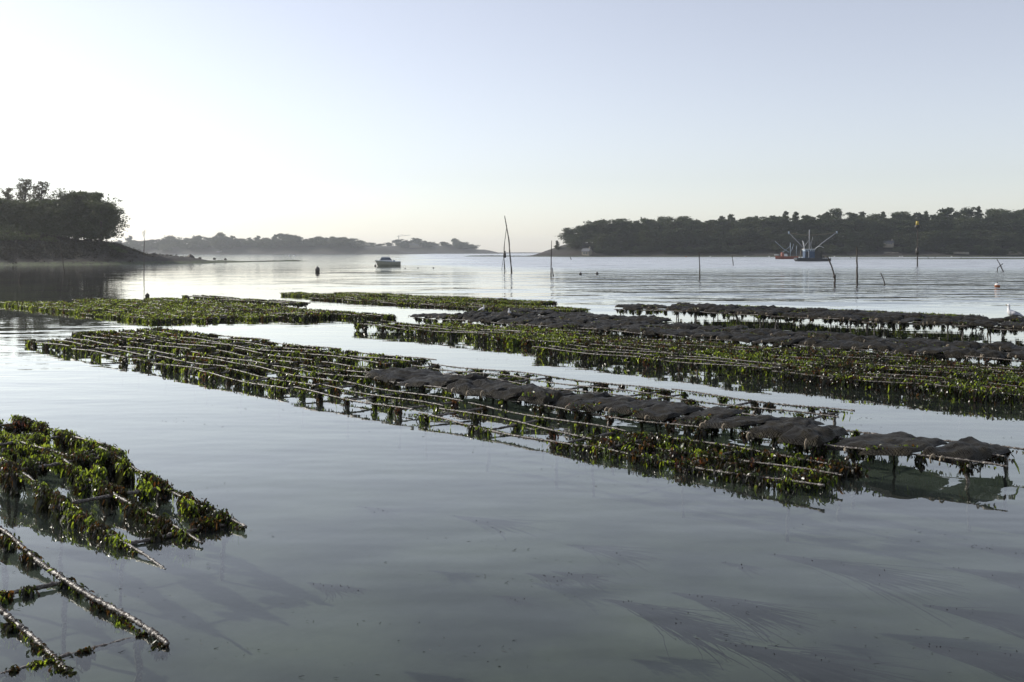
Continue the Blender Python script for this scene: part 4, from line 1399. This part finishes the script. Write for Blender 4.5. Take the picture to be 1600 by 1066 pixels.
# ------------------------------------------------------------------ drifting weed
def drift(name, x, y, length, n, seed, depth, label, w=.0085, ang=-.42):
    n = int(n * 1.5)
    """a tress: fine strands that start together and trail off, deeper towards their far ends"""
    rs = np.random.RandomState(seed)
    p = on_water(x, y)
    k = 14
    s0 = rs.uniform(0, .55, n)
    ln = rs.uniform(.15, .5, n)
    a0 = ang + rs.normal(0, .10, n)
    bend = rs.normal(-.25, .2, n)
    t = np.linspace(0, 1, k)
    along = s0[:, None] + ln[:, None] * t[None]
    fan = rs.normal(0, .10, n)[:, None] * along ** 1.2
    A = a0[:, None] + bend[:, None] * along
    X = length * along * np.cos(A) - fan * length * np.sin(A) + np.cumsum(rs.normal(0, .004, (n, k)), 1)
    Y = length * along * np.sin(A) + fan * length * np.cos(A) + np.cumsum(rs.normal(0, .004, (n, k)), 1)
    Z = -.004 - depth * along * rs.uniform(.2, 1.6, n)[:, None]
    wd = w * rs.uniform(.5, 1.4, n)[:, None] * (1 - .6 * t)[None]
    l_ = np.stack([X + wd * .5, Y + wd, Z], -1)
    r_ = np.stack([X - wd * .5, Y - wd, Z], -1)
    co = np.stack([l_, r_], 2).reshape(-1, 3)
    base = (np.arange(n) * k * 2)[:, None] + (np.arange(k - 1) * 2)[None]
    q = np.stack([base, base + 1, base + 3, base + 2], -1).reshape(-1, 4)
    m = max(5, n // 20)                       # bladders that break the surface near the root
    i = rs.randint(0, n, m)
    j = rs.randint(0, k // 2, m)
    c2 = np.stack([X[i, j], Y[i, j], np.full(m, .001)], 1)
    sz = rs.uniform(.002, .0045, m)
    tv = np.array([[-1, -.8, 0], [1, -.8, 0], [.7, .5, 1.1], [-.7, .5, 1.1]])
    c2 = (c2[:, None] + tv[None] * sz[:, None, None]).reshape(-1, 3)
    q2 = np.arange(m * 4).reshape(-1, 4) + len(co)
    me = np_mesh(name, np.concatenate([co, c2]), np.concatenate([q, q2]), M_DRIFT, tint=rs.uniform(0, 1, len(co) + len(c2)))
    o = place(name, me, None, (p.x, p.y, 0))
    tag(o, label, 'seaweed', 'weed tresses trailing under the surface')
DR = [(1050, 925, 1.1, 140, .05, 'broad dark weed tress trailing under the clear water, nearest the middle'), (1105, 1000, 1.3, 160, .06, 'long dark weed tress low in the near water beside a curled strand'),
      (1420, 1005, 1.3, 200, .05, 'thick dark weed tress in the near corner below the water surface'), (1440, 945, 1.2, 120, .05, 'slender weed tress between the corner tress and the bags'),
      (1200, 865, 1.6, 120, .09, 'long faint weed streak sunk below the bag row'), (1470, 885, 1.2, 110, .05, 'weed tress drifting toward the picture edge below the bags'),
      (1125, 878, .4, 40, .01, 'small weed patch with floating bladders'), (940, 935, 1.0, 90, .08, 'faint sunken weed tress in the open near water'),
      (1000, 960, .8, 90, .09, 'dim sunken weed beside the broad tress'), (700, 805, 1.1, 50, .004, 'thin line of floating weed below the watermark of calm water'), (555, 790, .7, 40, .004, 'loose floating weed sprig in the calm water'),
      (480, 910, .5, 50, .006, 'floating weed sprig with pale bladders near the weedy rack'), (530, 915, .3, 26, .006, 'smaller floating sprig beside the pale-bladdered one'),
      (860, 892, .6, 50, .01, 'curving floating weed sprig in mid water'), (880, 850, 1.0, 50, .004, 'long thin floating weed line below the middle bank'), (770, 930, .4, 26, .004, 'floating weed knot in the near open water'),
      (1300, 660, 1.2, 40, .003, 'thin floating weed line beside the bag row'), (820, 895, .5, 50, .01, 'forked floating weed sprig beside the curving one'), (1480, 848, 1.0, 60, .004, 'dark floating weed line off the outer bag')]
for i, (x, y, L, n, dp, lab) in enumerate(DR):
    drift('weed_tress', x, y, L, n, 300 + i, dp, lab)
def flecks():
    rs = np.random.RandomState(9)
    P = []
    for c in range(34):
        x, y = rs.uniform(-20, 1600), 560 + 500 * rs.uniform(0, 1) ** 1.3
        p = on_water(x, y)
        k = rs.randint(6, 26)
        t = rs.normal(0, .5, k)
        P.append(np.stack([p.x + t, p.y - t * .45 + rs.normal(0, .12, k), np.full(k, .003)], 1))
    P = np.concatenate(P)
    n = len(P)
    a = rs.normal(-.4, .5, n)
    co, q, per = blades(rs, P, np.stack([np.cos(a), np.sin(a), np.zeros(n)], 1), rs.uniform(.008, .045, n), rs.uniform(.002, .005, n), 3, 0.0, .1)
    co[:, 2] = np.clip(co[:, 2], .001, .012)
    o = place('floating_flecks', np_mesh('floating_flecks', co, q, M_DRIFT, tint=np.repeat(rs.uniform(0, 1, n), per)))
    tag(o, 'scattered shreds of dark weed floating on the calm water', 'seaweed', kind='stuff')
flecks()
